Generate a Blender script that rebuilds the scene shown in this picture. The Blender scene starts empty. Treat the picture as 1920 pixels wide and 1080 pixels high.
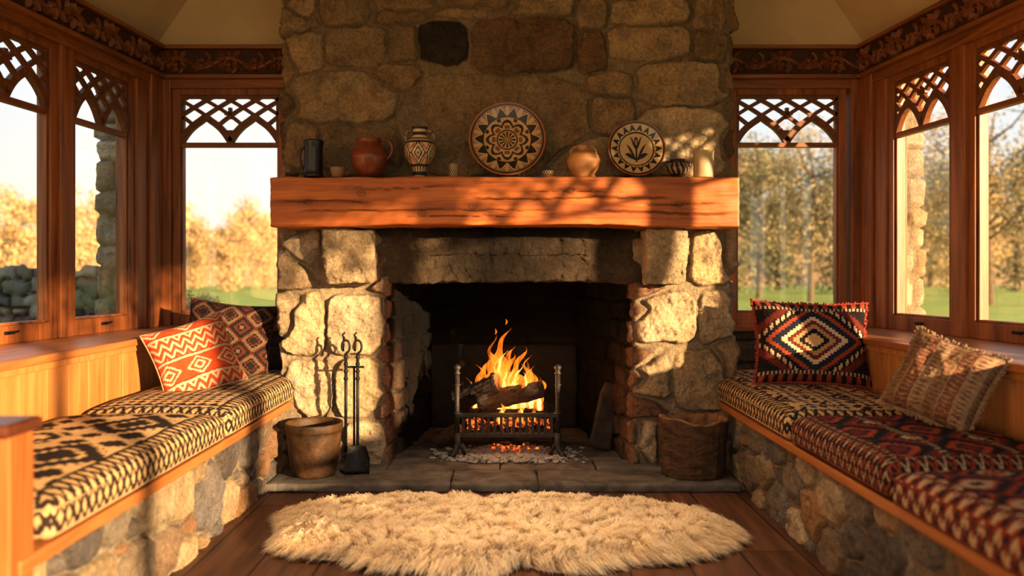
import bpy, bmesh, math, random
import numpy as np
from mathutils import Vector, Matrix
SC=bpy.context.scene
C=SC.collection
R=random.Random(7)
F=1493.3; VX,VY,CH=945,515,1.13
def PX(px,d): return (px-VX)/F*d
def PZ(py,d): return CH-(py-VY)/F*d
# ------------------------------------------------------------------ noise
def _h(ix,iy,iz,s):
    return np.mod(np.sin(ix*127.1+iy*311.7+iz*74.7+s*17.31)*43758.5453,1.0)
def vn(p,s=0):
    p=np.asarray(p,float); i=np.floor(p); f=p-i; u=f*f*(3-2*f)
    r=0
    for a in (0,1):
        for b in (0,1):
            for c in (0,1):
                w=(u[:,0] if a else 1-u[:,0])*(u[:,1] if b else 1-u[:,1])*(u[:,2] if c else 1-u[:,2])
                r=r+w*_h(i[:,0]+a,i[:,1]+b,i[:,2]+c,s)
    return r*2-1
def fbm(p,s=0,o=3):
    r=0;a=1;t=0;p=np.asarray(p,float)
    for k in range(o):
        r=r+a*vn(p*(2**k),s+k*3); t+=a; a*=.5
    return r/t
def P3(a,b,c=0): return np.stack([a,b,np.zeros_like(a)+c],1)
def tri(x): return np.abs(np.mod(x,1)*2-1)
def stp(x,n): return np.floor(x*n)/n
# ------------------------------------------------------------------ materials
def newmat(name):
    m=bpy.data.materials.new(name); m.use_nodes=True
    nt=m.node_tree; b=nt.nodes['Principled BSDF']; return m,nt,b
def N(nt,t,**k):
    n=nt.nodes.new(t)
    for a,v in k.items():
        if a in n.inputs.keys(): n.inputs[a].default_value=v
        else: setattr(n,a,v)
    return n
def ramp(nt,stops):
    n=nt.nodes.new('ShaderNodeValToRGB'); e=n.color_ramp.elements
    while len(e)<len(stops): e.new(.5)
    for k,(p,c) in enumerate(stops): e[k].position=p; e[k].color=(*c,1)
    return n
def coords(nt,scale):
    tc=N(nt,'ShaderNodeTexCoord'); mp=N(nt,'ShaderNodeMapping'); mp.inputs['Scale'].default_value=scale
    nt.links.new(tc.outputs['Object'],mp.inputs['Vector']); return mp.outputs['Vector']
def bump(nt,b,src,strength,dist=.01):
    n=N(nt,'ShaderNodeBump'); n.inputs['Strength'].default_value=strength; n.inputs['Distance'].default_value=dist
    nt.links.new(src,n.inputs['Height']); nt.links.new(n.outputs['Normal'],b.inputs['Normal'])
def nmat(name,c1,c2,scale=(8,8,8),rough=.7,bmp=.3,metal=0,bd=.01,nd=.5,lo=.3,hi=.7,spec=None):
    m,nt,b=newmat(name); v=coords(nt,scale)
    n=N(nt,'ShaderNodeTexNoise',Scale=1.0,Detail=6.0,Roughness=.6,Distortion=nd); nt.links.new(v,n.inputs['Vector'])
    r=ramp(nt,[(lo,c1),(hi,c2)]); nt.links.new(n.outputs['Fac'],r.inputs['Fac']); nt.links.new(r.outputs['Color'],b.inputs['Base Color'])
    b.inputs['Roughness'].default_value=rough; b.inputs['Metallic'].default_value=metal
    if spec is not None: b.inputs['Specular IOR Level'].default_value=spec
    if bmp: bump(nt,b,n.outputs['Fac'],bmp,bd)
    return m
def cmat(name,rough=.85,bmp=.5,bs=60,bd=.006,var=.35,vs=14,spec=.3,sheen=0):
    m,nt,b=newmat(name)
    a=N(nt,'ShaderNodeAttribute',attribute_name='Col')
    v=coords(nt,(1,1,1))
    n=N(nt,'ShaderNodeTexNoise',Scale=float(bs),Detail=6.0,Roughness=.7); nt.links.new(v,n.inputs['Vector'])
    n2=N(nt,'ShaderNodeTexNoise',Scale=float(vs),Detail=8.0,Roughness=.75); nt.links.new(v,n2.inputs['Vector'])
    r=ramp(nt,[(.3,(1-var,)*3),(.7,(1+var,)*3)]); nt.links.new(n2.outputs['Fac'],r.inputs['Fac'])
    mx=N(nt,'ShaderNodeMix',data_type='RGBA',blend_type='MULTIPLY'); mx.inputs[0].default_value=1
    nt.links.new(a.outputs['Color'],mx.inputs[6]); nt.links.new(r.outputs['Color'],mx.inputs[7])
    nt.links.new(mx.outputs[2],b.inputs['Base Color']); b.inputs['Roughness'].default_value=rough
    b.inputs['Specular IOR Level'].default_value=spec
    if sheen: b.inputs['Sheen Weight'].default_value=sheen
    ad=N(nt,'ShaderNodeMath',operation='ADD'); nt.links.new(n.outputs['Fac'],ad.inputs[0]); nt.links.new(n2.outputs['Fac'],ad.inputs[1])
    bump(nt,b,ad.outputs[0],bmp,bd)
    return m
def wood(name,cd,cl,axis,rough=.45,usecol=False,sc=1.0,bmp=.25):
    m,nt,b=newmat(name); s=[11*sc]*3; s[axis]=.9*sc; v=coords(nt,s)
    n=N(nt,'ShaderNodeTexNoise',Scale=1.0,Detail=7.0,Roughness=.6,Distortion=1.4); nt.links.new(v,n.inputs['Vector'])
    s2=[70*sc]*3; s2[axis]=2.5*sc; v2=coords(nt,s2)
    n2=N(nt,'ShaderNodeTexNoise',Scale=1.0,Detail=4.0,Roughness=.6); nt.links.new(v2,n2.inputs['Vector'])
    ad=N(nt,'ShaderNodeMath',operation='MULTIPLY_ADD'); ad.inputs[1].default_value=.35; nt.links.new(n2.outputs['Fac'],ad.inputs[0]); nt.links.new(n.outputs['Fac'],ad.inputs[2])
    mid=tuple((a+c)*.5 for a,c in zip(cd,cl))
    r=ramp(nt,[(.42,cd),(.62,mid),(.85,cl)]); nt.links.new(ad.outputs[0],r.inputs['Fac'])
    out=r.outputs['Color']
    if usecol:
        a=N(nt,'ShaderNodeAttribute',attribute_name='Col'); mx=N(nt,'ShaderNodeMix',data_type='RGBA',blend_type='MULTIPLY'); mx.inputs[0].default_value=1
        nt.links.new(out,mx.inputs[6]); nt.links.new(a.outputs['Color'],mx.inputs[7]); out=mx.outputs[2]
    nt.links.new(out,b.inputs['Base Color']); b.inputs['Roughness'].default_value=rough
    bump(nt,b,ad.outputs[0],bmp,.006); return m
M={}
WD=(.11,.032,.009); WLt=(.42,.15,.042)
M['wood_x']=wood('oak_across',WD,WLt,0); M['wood_y']=wood('oak_along',WD,WLt,1); M['wood_z']=wood('oak_upright',WD,WLt,2)
M['cap']=wood('dark_polished_cap',(.04,.013,.007),(.14,.045,.02),0,.3)
M['pine_z']=wood('honey_panel_boards',(.30,.12,.036),(.58,.28,.09),2,.4)
M['pine_y']=wood('honey_seat_edge',(.25,.09,.026),(.50,.21,.068),1,.38)
M['mantel']=wood('mantel_oak',(.21,.048,.010),(.60,.195,.042),0,.5,True,1.0,.7)
M['carve_dark']=nmat('carved_panel_ground',(.05,.016,.006),(.085,.028,.010),(30,30,30),.7,.2)
M['carve']=nmat('carved_relief_oak',(.17,.053,.016),(.27,.09,.027),(20,20,20),.5,.2)
M['fret']=nmat('fretwork_oak',(.12,.04,.013),(.26,.09,.028),(20,20,20),.5,.2)
M['stone']=cmat('field_stone',.92,1.0,80,.018,.42,55,.2)
M['stone_dark']=nmat('sooted_stone',(.005,.004,.0035),(.024,.017,.013),(9,9,9),.9,.7,0,.02)
M['soot']=nmat('black_soot',(.003,.002,.002),(.010,.008,.006),(6,6,6),.95,.2)
M['slate']=nmat('hearth_flagstone',(.05,.045,.04),(.19,.17,.15),(7,7,7),.85,.8,0,.014,spec=.2)
M['cream']=nmat('cream_plaster',(.62,.48,.29),(.71,.56,.36),(3,3,3),.9,.15)
M['fabric']=cmat('woven_wool_kilim',.95,.7,260,.003,.25,150,.1,0)
M['glaze']=cmat('glazed_pottery',.28,.1,30,.002,.15,12,.5)
M['matte_clay']=cmat('earthenware',.5,.2,60,.002,.2,20,.4)
M['iron']=nmat('black_wrought_iron',(.010,.010,.011),(.035,.034,.033),(40,40,40),.5,.2,.6)
M['grate']=nmat('cast_iron_grey',(.016,.014,.013),(.055,.05,.046),(40,40,40),.55,.3,.3)
M['bark']=nmat('bark_brown',(.022,.011,.005),(.14,.07,.03),(12,12,30),.85,.9,0,.02)
M['char']=nmat('charred_log',(.004,.003,.003),(.038,.021,.013),(25,25,25),.9,.9,0,.02)
M['cutwood']=nmat('cut_log_end',(.30,.15,.06),(.50,.30,.13),(30,30,30),.8,.3)
M['hollow']=nmat('hollow_wood_inside',(.09,.042,.018),(.34,.19,.085),(18,18,18),.85,.6)
M['hide']=nmat('hide_back',(.6,.5,.36),(.75,.62,.45),(9,9,9),.9,.2)
M['ash']=nmat('wood_ash',(.16,.155,.15),(.44,.43,.42),(30,30,30),1,.4)
M['leaf_gold']=cmat('autumn_leaves',.8,0,20,.001,.2,3,.2)
M['trunk']=nmat('tree_bark',(.10,.07,.04),(.22,.155,.095),(3,3,3),.9,.4)
M['grass']=nmat('lawn_grass',(.20,.28,.035),(.42,.46,.08),(.6,.6,.6),.95,.2)
M['hill']=nmat('far_woods',(.28,.175,.085),(.46,.31,.15),(.3,.3,.3),.95,.3)
def wool_mat():
    m=bpy.data.materials.new('sheep_wool'); m.use_nodes=True; nt=m.node_tree; nt.nodes.clear()
    o=N(nt,'ShaderNodeOutputMaterial'); d=N(nt,'ShaderNodeBsdfDiffuse'); t=N(nt,'ShaderNodeBsdfTranslucent'); a=N(nt,'ShaderNodeAttribute',attribute_name='Col')
    n=N(nt,'ShaderNodeTexNoise',Scale=9.0,Detail=3.0); r=ramp(nt,[(.3,(.94,.93,.9)),(.7,(1.05,1.05,1.05))]); nt.links.new(n.outputs['Fac'],r.inputs['Fac'])
    mm=N(nt,'ShaderNodeMix',data_type='RGBA',blend_type='MULTIPLY'); mm.inputs[0].default_value=1; nt.links.new(a.outputs['Color'],mm.inputs[6]); nt.links.new(r.outputs['Color'],mm.inputs[7])
    nt.links.new(mm.outputs[2],d.inputs['Color']); nt.links.new(mm.outputs[2],t.inputs['Color'])
    mx=N(nt,'ShaderNodeMixShader'); mx.inputs[0].default_value=.45; nt.links.new(d.outputs[0],mx.inputs[1]); nt.links.new(t.outputs[0],mx.inputs[2]); nt.links.new(mx.outputs[0],o.inputs['Surface']); return m
M['wool']=wool_mat()
def floor_mat():
    m,nt,b=newmat('dark_floor_planks'); v=coords(nt,(1,1,1))
    br=N(nt,'ShaderNodeTexBrick'); br.inputs['Scale'].default_value=1; br.inputs['Brick Width'].default_value=1.3; br.inputs['Row Height'].default_value=.24
    br.inputs['Mortar Size'].default_value=.004; br.inputs['Color1'].default_value=(.125,.056,.028,1); br.inputs['Color2'].default_value=(.085,.038,.02,1); br.inputs['Mortar'].default_value=(.018,.009,.005,1)
    mp=N(nt,'ShaderNodeMapping'); mp.inputs['Rotation'].default_value=(0,0,math.pi/2); nt.links.new(v,mp.inputs['Vector']); nt.links.new(mp.outputs['Vector'],br.inputs['Vector'])
    v2=coords(nt,(22,2,5)); n=N(nt,'ShaderNodeTexNoise',Scale=1.0,Detail=6.0); nt.links.new(v2,n.inputs['Vector'])
    r=ramp(nt,[(.3,(.6,.6,.6)),(.7,(1.5,1.5,1.5))]); nt.links.new(n.outputs['Fac'],r.inputs['Fac'])
    mx=N(nt,'ShaderNodeMix',data_type='RGBA',blend_type='MULTIPLY'); mx.inputs[0].default_value=1
    nt.links.new(br.outputs['Color'],mx.inputs[6]); nt.links.new(r.outputs['Color'],mx.inputs[7]); nt.links.new(mx.outputs[2],b.inputs['Base Color'])
    b.inputs['Roughness'].default_value=.5; b.inputs['Specular IOR Level'].default_value=.3; bump(nt,b,n.outputs['Fac'],.15,.004); return m
M['floor']=floor_mat()
def glass_mat():
    m=bpy.data.materials.new('window_glass'); m.use_nodes=True; nt=m.node_tree; nt.nodes.clear()
    o=N(nt,'ShaderNodeOutputMaterial'); t=N(nt,'ShaderNodeBsdfTransparent'); g=N(nt,'ShaderNodeBsdfGlossy'); g.inputs['Roughness'].default_value=.02
    n=N(nt,'ShaderNodeTexNoise',Scale=2.0); r=ramp(nt,[(0,(.03,)*3),(1,(.08,)*3)]); nt.links.new(n.outputs['Fac'],r.inputs['Fac'])
    mx=N(nt,'ShaderNodeMixShader'); nt.links.new(r.outputs['Color'],mx.inputs[0]); nt.links.new(t.outputs[0],mx.inputs[1]); nt.links.new(g.outputs[0],mx.inputs[2]); nt.links.new(mx.outputs[0],o.inputs['Surface']); return m
M['glass']=glass_mat()
def flame_mat(name,cb,ct,z0,z1,st,fac):
    m=bpy.data.materials.new(name); m.use_nodes=True; nt=m.node_tree; nt.nodes.clear()
    o=N(nt,'ShaderNodeOutputMaterial'); t=N(nt,'ShaderNodeBsdfTransparent'); e=N(nt,'ShaderNodeEmission'); e.inputs['Strength'].default_value=st
    tc=N(nt,'ShaderNodeTexCoord'); sp=N(nt,'ShaderNodeSeparateXYZ'); nt.links.new(tc.outputs['Object'],sp.inputs[0])
    mr=N(nt,'ShaderNodeMapRange'); mr.inputs[1].default_value=z0; mr.inputs[2].default_value=z1; nt.links.new(sp.outputs['Z'],mr.inputs[0])
    r=ramp(nt,[(0,cb),(1,ct)]); nt.links.new(mr.outputs[0],r.inputs['Fac']); nt.links.new(r.outputs['Color'],e.inputs['Color'])
    mp=N(nt,'ShaderNodeMapping'); mp.inputs['Scale'].default_value=(30,30,9); nt.links.new(tc.outputs['Object'],mp.inputs[0])
    n=N(nt,'ShaderNodeTexNoise',Scale=1.0,Detail=2.0); nt.links.new(mp.outputs[0],n.inputs['Vector'])
    r2=ramp(nt,[(.35,(fac*.15,)*3),(.65,(min(1,fac*1.4),)*3)]); nt.links.new(n.outputs['Fac'],r2.inputs['Fac'])
    mx=N(nt,'ShaderNodeMixShader'); nt.links.new(r2.outputs['Color'],mx.inputs[0]); nt.links.new(t.outputs[0],mx.inputs[1]); nt.links.new(e.outputs[0],mx.inputs[2]); nt.links.new(mx.outputs[0],o.inputs['Surface']); return m
M['flame']=flame_mat('orange_flame',(1,.30,.03),(1,.20,.014),.25,.75,2.1,.42)
M['flame_core']=flame_mat('yellow_flame_core',(1,.72,.25),(1,.45,.08),.25,.75,3.2,.6)
def ember_mat():
    m,nt,b=newmat('glowing_embers'); v=coords(nt,(40,40,40)); n=N(nt,'ShaderNodeTexNoise',Scale=1.0,Detail=3.0); nt.links.new(v,n.inputs['Vector'])
    r=ramp(nt,[(.45,(.01,.004,.002)),(.65,(1,.14,.015))]); nt.links.new(n.outputs['Fac'],r.inputs['Fac'])
    b.inputs['Base Color'].default_value=(.03,.02,.02,1); nt.links.new(r.outputs['Color'],b.inputs['Emission Color']); b.inputs['Emission Strength'].default_value=2.6; return m
M['ember']=ember_mat()
# ------------------------------------------------------------------ objects
WORLDP={}
def tag(o,label=None,cat=None,group=None,kind=None):
    if label: o['label']=label
    if cat: o['category']=cat
    if group: o['group']=group
    if kind: o['kind']=kind
    return o
def thing(name,label,cat,loc=(0,0,0),group=None,world=True):
    o=bpy.data.objects.new(name,None); C.objects.link(o); o.location=loc; o.empty_display_size=.1
    WORLDP[o.name]=world; return tag(o,label,cat,group)
def link(o,parent):
    C.objects.link(o)
    if parent is not None:
        o.parent=parent
        if parent.type=='EMPTY' and WORLDP.get(parent.name,False): o.matrix_parent_inverse=Matrix.Translation(parent.location).inverted()
def npmesh(name,V,Fq,mat,parent=None,col=None,smooth=True):
    V=np.asarray(V,np.float32); Fq=np.asarray(Fq,np.int32); k=Fq.shape[1]
    me=bpy.data.meshes.new(name); me.vertices.add(len(V)); me.vertices.foreach_set('co',V.ravel())
    me.loops.add(Fq.size); me.loops.foreach_set('vertex_index',Fq.ravel())
    me.polygons.add(len(Fq)); me.polygons.foreach_set('loop_start',np.arange(0,Fq.size,k,dtype=np.int32))
    me.update(calc_edges=True)
    me.polygons.foreach_set('use_smooth',np.full(len(Fq),smooth))
    if col is not None:
        a=me.color_attributes.new('Col','FLOAT_COLOR','POINT'); cc=np.ones((len(V),4),np.float32); cc[:,:3]=np.clip(col,0,1); a.data.foreach_set('color',cc.ravel())
    me.materials.append(mat); o=bpy.data.objects.new(name,me); link(o,parent); return o
def gridfaces(nu,nv,flip=False):
    i=np.arange(nu-1)[:,None]*nv+np.arange(nv-1)[None,:]; i=i.ravel()
    f=np.stack([i,i+nv,i+nv+1,i+1],1)
    return f[:,::-1] if flip else f
_bm=bmesh.new(); bmesh.ops.create_icosphere(_bm,subdivisions=2,radius=1); _bm.verts.ensure_lookup_table()
ICV=np.array([v.co[:] for v in _bm.verts]); ICF=[[v.index for v in f.verts] for f in _bm.faces]; _bm.free()
class MB:
    def __init__(s): s.v=[]; s.f=[]
    def add(s,V,Fc):
        b=len(s.v); s.v+= [tuple(map(float,x)) for x in V]; s.f+=[tuple(int(i)+b for i in f) for f in Fc]
    def box(s,x0,x1,y0,y1,z0,z1):
        s.prism([(x0,y0),(x1,y0),(x1,y1),(x0,y1)],z0,z1)
    def prism(s,poly,z0,z1):
        n=len(poly); V=[(x,y,z0) for x,y in poly]+[(x,y,z1) for x,y in poly]
        Fc=[tuple(range(n))[::-1],tuple(range(n,2*n))]+[(i,(i+1)%n,(i+1)%n+n,i+n) for i in range(n)]
        s.add(V,Fc)
    def bar(s,p0,p1,w,t,nrm=(0,1,0)):
        p0=Vector(p0);p1=Vector(p1);d=(p1-p0).normalized();n=Vector(nrm);a=d.cross(n).normalized()*w/2;n=n*t/2
        V=[p+i*a+j*n for p in (p0,p1) for i,j in ((-1,-1),(1,-1),(1,1),(-1,1))]
        s.add(V,[(0,3,2,1),(4,5,6,7),(0,1,5,4),(1,2,6,5),(2,3,7,6),(3,0,4,7)])
    def ribbon(s,pts,w,t,y=0):
        n=len(pts); V=[]
        for i in range(n):
            a=pts[max(i-1,0)];b=pts[min(i+1,n-1)]; dx,dz=b[0]-a[0],b[1]-a[1]; L=math.hypot(dx,dz) or 1; nx,nz=-dz/L*w/2,dx/L*w/2
            for sx,sy in ((-1,-1),(1,-1),(1,1),(-1,1)): V.append((pts[i][0]+nx*sx,y+sy*t/2,pts[i][1]+nz*sx))
        Fc=[(0,1,2,3),tuple((n-1)*4+k for k in (3,2,1,0))]+[(i*4+k,(i+1)*4+k,(i+1)*4+(k+1)%4,i*4+(k+1)%4) for i in range(n-1) for k in range(4)]
        s.add(V,Fc)
    def tube(s,pts,r,seg=8,caps=True,flat=1.0):
        pts=[Vector(p) for p in pts]; n=len(pts)
        if not hasattr(r,'__len__'): r=[r]*n
        t=[(pts[min(i+1,n-1)]-pts[max(i-1,0)]).normalized() for i in range(n)]
        a=t[0].orthogonal().normalized(); V=[]
        for i in range(n):
            a=(a-t[i]*a.dot(t[i])).normalized(); b=t[i].cross(a)
            for k in range(seg):
                q=2*math.pi*k/seg; V.append(pts[i]+(a*math.cos(q)+b*math.sin(q)*flat)*r[i])
        Fc=[(i*seg+k,i*seg+(k+1)%seg,(i+1)*seg+(k+1)%seg,(i+1)*seg+k) for i in range(n-1) for k in range(seg)]
        if caps: Fc+=[tuple(range(seg))[::-1],tuple(range((n-1)*seg,n*seg))]
        s.add(V,Fc)
    def lathe(s,prof,seg,c=(0,0,0)):
        V=[(c[0]+r*math.cos(2*math.pi*k/seg),c[1]+r*math.sin(2*math.pi*k/seg),c[2]+z) for r,z in prof for k in range(seg)]
        n=len(prof); Fc=[(i*seg+k,i*seg+(k+1)%seg,(i+1)*seg+(k+1)%seg,(i+1)*seg+k) for i in range(n-1) for k in range(seg)]
        Fc+=[tuple(range(seg))[::-1],tuple(range((n-1)*seg,n*seg))]; s.add(V,Fc)
    def lump(s,c,r,sd=0,sq=(1,1,1),amp=.3):
        V=ICV*(1+amp*vn(ICV*1.7+sd*3.3,sd))[:,None]*np.array(sq)*r+np.array(c); s.add(V,ICF)
    def leaf(s,c,l,w,ang,th=.008):
        ca,sa=math.cos(ang),math.sin(ang); n=7; V=[];Fc=[]
        for i in range(n):
            u=i/(n-1); hw=w*math.sin(math.pi*u**.8)*.5+.0006; x=l*u; bend=.18*l*math.sin(math.pi*u)
            for q,hh in ((-1,0),(0,th),(1,0)):
                X=x; Z=q*hw+bend; V.append((c[0]+X*ca-Z*sa,c[1]-hh,c[2]+X*sa+Z*ca))
        for i in range(n-1):
            for k in range(2): a=i*3+k; Fc.append((a,a+3,a+4,a+1))
        s.add(V,Fc)
    def xf(s,M4): s.v=[tuple(M4@Vector(v)) for v in s.v]; return s
    def build(s,name,mat,parent=None,bevel=0,smooth=False):
        me=bpy.data.meshes.new(name); me.from_pydata(s.v,[],s.f); me.update(); me.materials.append(mat)
        if smooth: me.polygons.foreach_set('use_smooth',[True]*len(me.polygons))
        o=bpy.data.objects.new(name,me); link(o,parent)
        if bevel:
            b=o.modifiers.new('bevel','BEVEL'); b.width=bevel; b.segments=2; b.limit_method='ANGLE'
        return o
def struct(o): o['kind']='structure'; return o
def rbox(size,r,step):
    h=np.array(size)/2; r=min(r,h.min()*.98); n=[max(2,int(math.ceil(s/step)))+1 for s in size]; Vs=[];Fs=[];b=0
    for ax in range(3):
        i,j=[(1,2),(2,0),(0,1)][ax]
        for sg in (-1,1):
            A,B=np.meshgrid(np.linspace(-h[i],h[i],n[i]),np.linspace(-h[j],h[j],n[j]),indexing='ij')
            q=np.zeros((A.size,3)); q[:,i]=A.ravel(); q[:,j]=B.ravel(); q[:,ax]=sg*h[ax]
            core=np.clip(q,-(h-r),h-r); d=q-core; L=np.linalg.norm(d,axis=1)[:,None]
            Vs.append(core+d/L*r); Fs.append(gridfaces(n[i],n[j],flip=sg<0)+b); b+=A.size
    V=np.concatenate(Vs);Fc=np.concatenate(Fs); u,idx,inv=np.unique(np.round(V,5),axis=0,return_index=True,return_inverse=True)
    return V[idx],inv.ravel()[Fc]
def noisy(V,amp,sc,sd=0):
    return V+np.stack([fbm(V*sc+k*7.7,sd+k) for k in range(3)],1)*amp
# ------------------------------------------------------------------ stone walls
TAN=[(.54,.41,.26),(.46,.35,.22),(.60,.47,.31),(.50,.39,.27),(.42,.33,.22)]
MIX=[(.33,.27,.20),(.22,.185,.155),(.42,.31,.19),(.17,.145,.13),(.47,.36,.23),(.30,.22,.15),(.22,.195,.175),(.37,.22,.12)]
DRK=[(.18,.13,.08),(.22,.16,.10),(.15,.105,.07),(.27,.2,.13)]
def stonefield(name,path,v0,v1,seeds,mat,parent,step=.008,relief=.035,mortar=(.40,.32,.22),margin=.012,edgew=.018,warp=.012,rough=.008,expo=3.5,gap=.008,shade=None,sd=1,top_irreg=0,relf=None,tilt=.0,grime=.12):
    P=np.array(path,float); seg=P[1:]-P[:-1]; L=np.linalg.norm(seg,axis=1); cum=np.concatenate([[0],np.cumsum(L)])
    nu=int(cum[-1]/step)+2; nv=int((v1-v0)/step)+2; u=np.linspace(0,cum[-1],nu); v=np.linspace(v0,v1,nv)
    X=np.interp(u,cum,P[:,0]); Y=np.interp(u,cum,P[:,1]); nn=np.stack([seg[:,1],-seg[:,0]],1)/L[:,None]
    nr=0
    for o in (-.03,-.015,0,.015,.03):
        k=np.clip(np.searchsorted(cum,np.clip(u+o,1e-6,cum[-1]-1e-6))-1,0,len(L)-1); nr=nr+nn[k]
    nr/=np.linalg.norm(nr,axis=1)[:,None]
    U,Vv=np.meshgrid(u,v,indexing='ij'); U=U.ravel();W=Vv.ravel()
    q=P3(U,W,sd*5.1); a=U+fbm(q*7,sd)*warp*1.6+fbm(q*25,sd+9)*warp*.7; b=W+fbm(q*7+50,sd+2)*warp*1.6+fbm(q*25+30,sd+7)*warp*.7
    F1=np.full(U.shape,9.);F2=np.full(U.shape,9.);I=np.zeros(U.shape,int)
    for k,(cu,cv,hu,hv,c) in enumerate(seeds):
        s=((np.abs((a-cu)/hu)**expo+np.abs((b-cv)/hv)**expo)**(1/expo)-1)*min(hu,hv)
        m1=s<F1; F2=np.where(m1,F1,np.minimum(F2,s)); I=np.where(m1,k,I); F1=np.where(m1,s,F1)
    m=np.minimum((F2-F1)*.6,margin-F1)-gap; e=np.clip(m/edgew,0,1); e=1-(1-e)**2.2
    rr=np.random.default_rng(sd); amp=rr.uniform(.6,1.25,len(seeds))[I]; sh=rr.uniform(.8,1.18,len(seeds))[I]
    tu=rr.uniform(-1,1,len(seeds))[I]; tv=rr.uniform(-1,1,len(seeds))[I]; S=np.array([[s[0],s[1]] for s in seeds])[I]
    rid=1-np.abs(fbm(q*16+I[:,None]*3.7,sd+24,4))*2; pit=np.clip(fbm(q*55+I[:,None],sd+44,2)-.25,0,1)
    h=relief*e*amp+e*tilt*(tu*(U-S[:,0])+tv*(W-S[:,1]))+rough*e*(fbm(q*14+I[:,None]*3.7,sd+4,5)*1.3+fbm(q*5+I[:,None]*1.7,sd+5)*1.0+.5*rid-.8*pit)+.003*fbm(q*60,sd+6)
    if relf is not None: XX0=np.repeat(X,nv);YY0=np.repeat(Y,nv); h=h*relf(XX0,YY0)
    col=np.array([s[4] for s in seeds])[I]*(sh*(1+.45*fbm(q*12+I[:,None]*2.1,sd+8,6)+.12*rid-.35*pit))[:,None]
    wc=fbm(q*6+I[:,None]*5.3,sd+15,3)[:,None]; col=col*(1+wc*np.array([.12,.0,-.14]))
    ms=np.clip(m/.004+.4,0,1)[:,None]; col=col*ms+np.array(mortar)*(1+.3*fbm(q*30,sd+3,4))[:,None]*(1-ms)
    col*=(1-grime*np.exp(-((m+.001)/.005)**2))[:,None]
    XX=np.repeat(X,nv);YY=np.repeat(Y,nv);nx=np.repeat(nr[:,0],nv);ny=np.repeat(nr[:,1],nv)
    V=np.stack([XX+nx*h,YY+ny*h,W+top_irreg*fbm(q*6,sd+11)*(W-v0)/(v1-v0)],1)
    if shade is not None: col=col*shade(V)[:,None]
    return npmesh(name,V,gridfaces(nu,nv),mat,parent,col)
def courses(u0,u1,v0,v1,hr,wr,pal,rs,jit=.15):
    out=[];v=v0
    while v<v1-.01:
        h=rs.uniform(*hr); h=min(h,v1-v) if v1-v-h>hr[0]*.5 else v1-v
        u=u0-rs.uniform(0,wr[0]*.5)
        while u<u1:
            w=rs.uniform(*wr); cu=u+w/2; hh=h*rs.uniform(1-jit,1+jit)
            out.append((cu,v+h/2+rs.uniform(-jit,jit)*h*.5,w/2,hh/2,rs.choice(pal))); u+=w
        v+=h
    return out
def rubble(u0,u1,v0,v1,pal,rs,n,smin,smax):
    out=[];tries=0
    while len(out)<n and tries<6000:
        tries+=1; f=1-tries/6000; hu=rs.uniform(smin+(smax-smin)*f*.5,smin+(smax-smin)*f)/2*1.15; hv=hu*rs.uniform(.6,1.0); cu=rs.uniform(u0,u1);cv=rs.uniform(v0,v1)
        if all(((cu-o[0])/(hu+o[2]))**2+((cv-o[1])/(hv+o[3]))**2>.66 for o in out): out.append((cu,cv,hu,hv,rs.choice(pal)))
    return out
# ------------------------------------------------------------------ shell
def WLx(d,o=0): return -(2.775-.1033*d)+o
def WRx(d,o=0): return 2.865-.1033*d-o
def wallseg(mb,side,d0,d1,o0,o1,z0,z1):
    f=WLx if side<0 else WRx
    poly=[(f(d0,o0),d0),(f(d1,o0),d1),(f(d1,o1),d1),(f(d0,o1),d0)]
    if side<0: poly=poly[::-1]
    mb.prism(poly,z0,z1)
YB=5.18; YN=-1.6
b=MB(); b.box(-3.1,3.1,YN,5.3,-.04,0); struct(b.build('floor',M['floor']))
b=MB(); b.box(-200,200,-60,220,-.12,-.06); struct(b.build('ground',M['grass']))
cv=[(WLx(YN,-.03),YN,2.6),(WLx(YB,-.03),YB+.05,2.6),(WLx(YB,.52),YB+.05,3.4),(WLx(YN,.52),YN,3.4),
    (WRx(YN,-.03),YN,2.6),(WRx(YB,-.03),YB+.05,2.6),(WRx(YB,.52),YB+.05,3.4),(WRx(YN,.52),YN,3.4)]
b=MB(); b.add(cv,[(0,3,2,1),(4,5,6,7),(3,7,6,2)]); struct(b.build('ceiling',M['cream']))
b=MB(); wallseg(b,-1,YN,YB,-.25,-.0,0,.79); wallseg(b,-1,YN,2.58,-.2,0,.79,2.33); struct(b.build('wall_left',M['cream']))
b=MB(); wallseg(b,1,YN,YB,-.25,0,0,.79); struct(b.build('wall_right',M['cream']))
b=MB(); b.box(-2.5,-1.2,YB,YB+.2,0,.80); b.box(1.25,2.6,YB,YB+.2,0,.80); b.box(-2.3,2.4,YB,YB+.2,2.33,3.45); b.box(-1.42,-1.2,YB,YB+.2,.8,2.33); b.box(1.25,1.44,YB,YB+.2,.8,2.33)
wb=struct(b.build('wall_back',M['cream']))
rs=random.Random(3)
stonefield('stone_facing',[(-2.3,5.16),(-1.2,5.16)],.3,.79,courses(0,1.1,.3,.8,(.1,.17),(.14,.3),DRK+MIX[:3],rs),M['stone'],wb,.012,sd=21)
stonefield('stone_facing',[(1.24,5.16),(2.4,5.16)],.3,.79,courses(0,1.2,.3,.8,(.1,.17),(.14,.3),DRK+MIX[:3],rs),M['stone'],wb,.012,sd=22)
for i,(x0,x1) in enumerate(((-2.75,-2.42),(2.5,2.83))):
    stonefield('wall_corner_pier',[(x0,5.75),(x0,5.42),(x1,5.42),(x1,5.75)],-.06,2.7,courses(0,1.0,-.06,2.7,(.12,.22),(.2,.36),TAN,rs),M['stone'],None,.02,sd=31+i)['kind']='structure'
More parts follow.
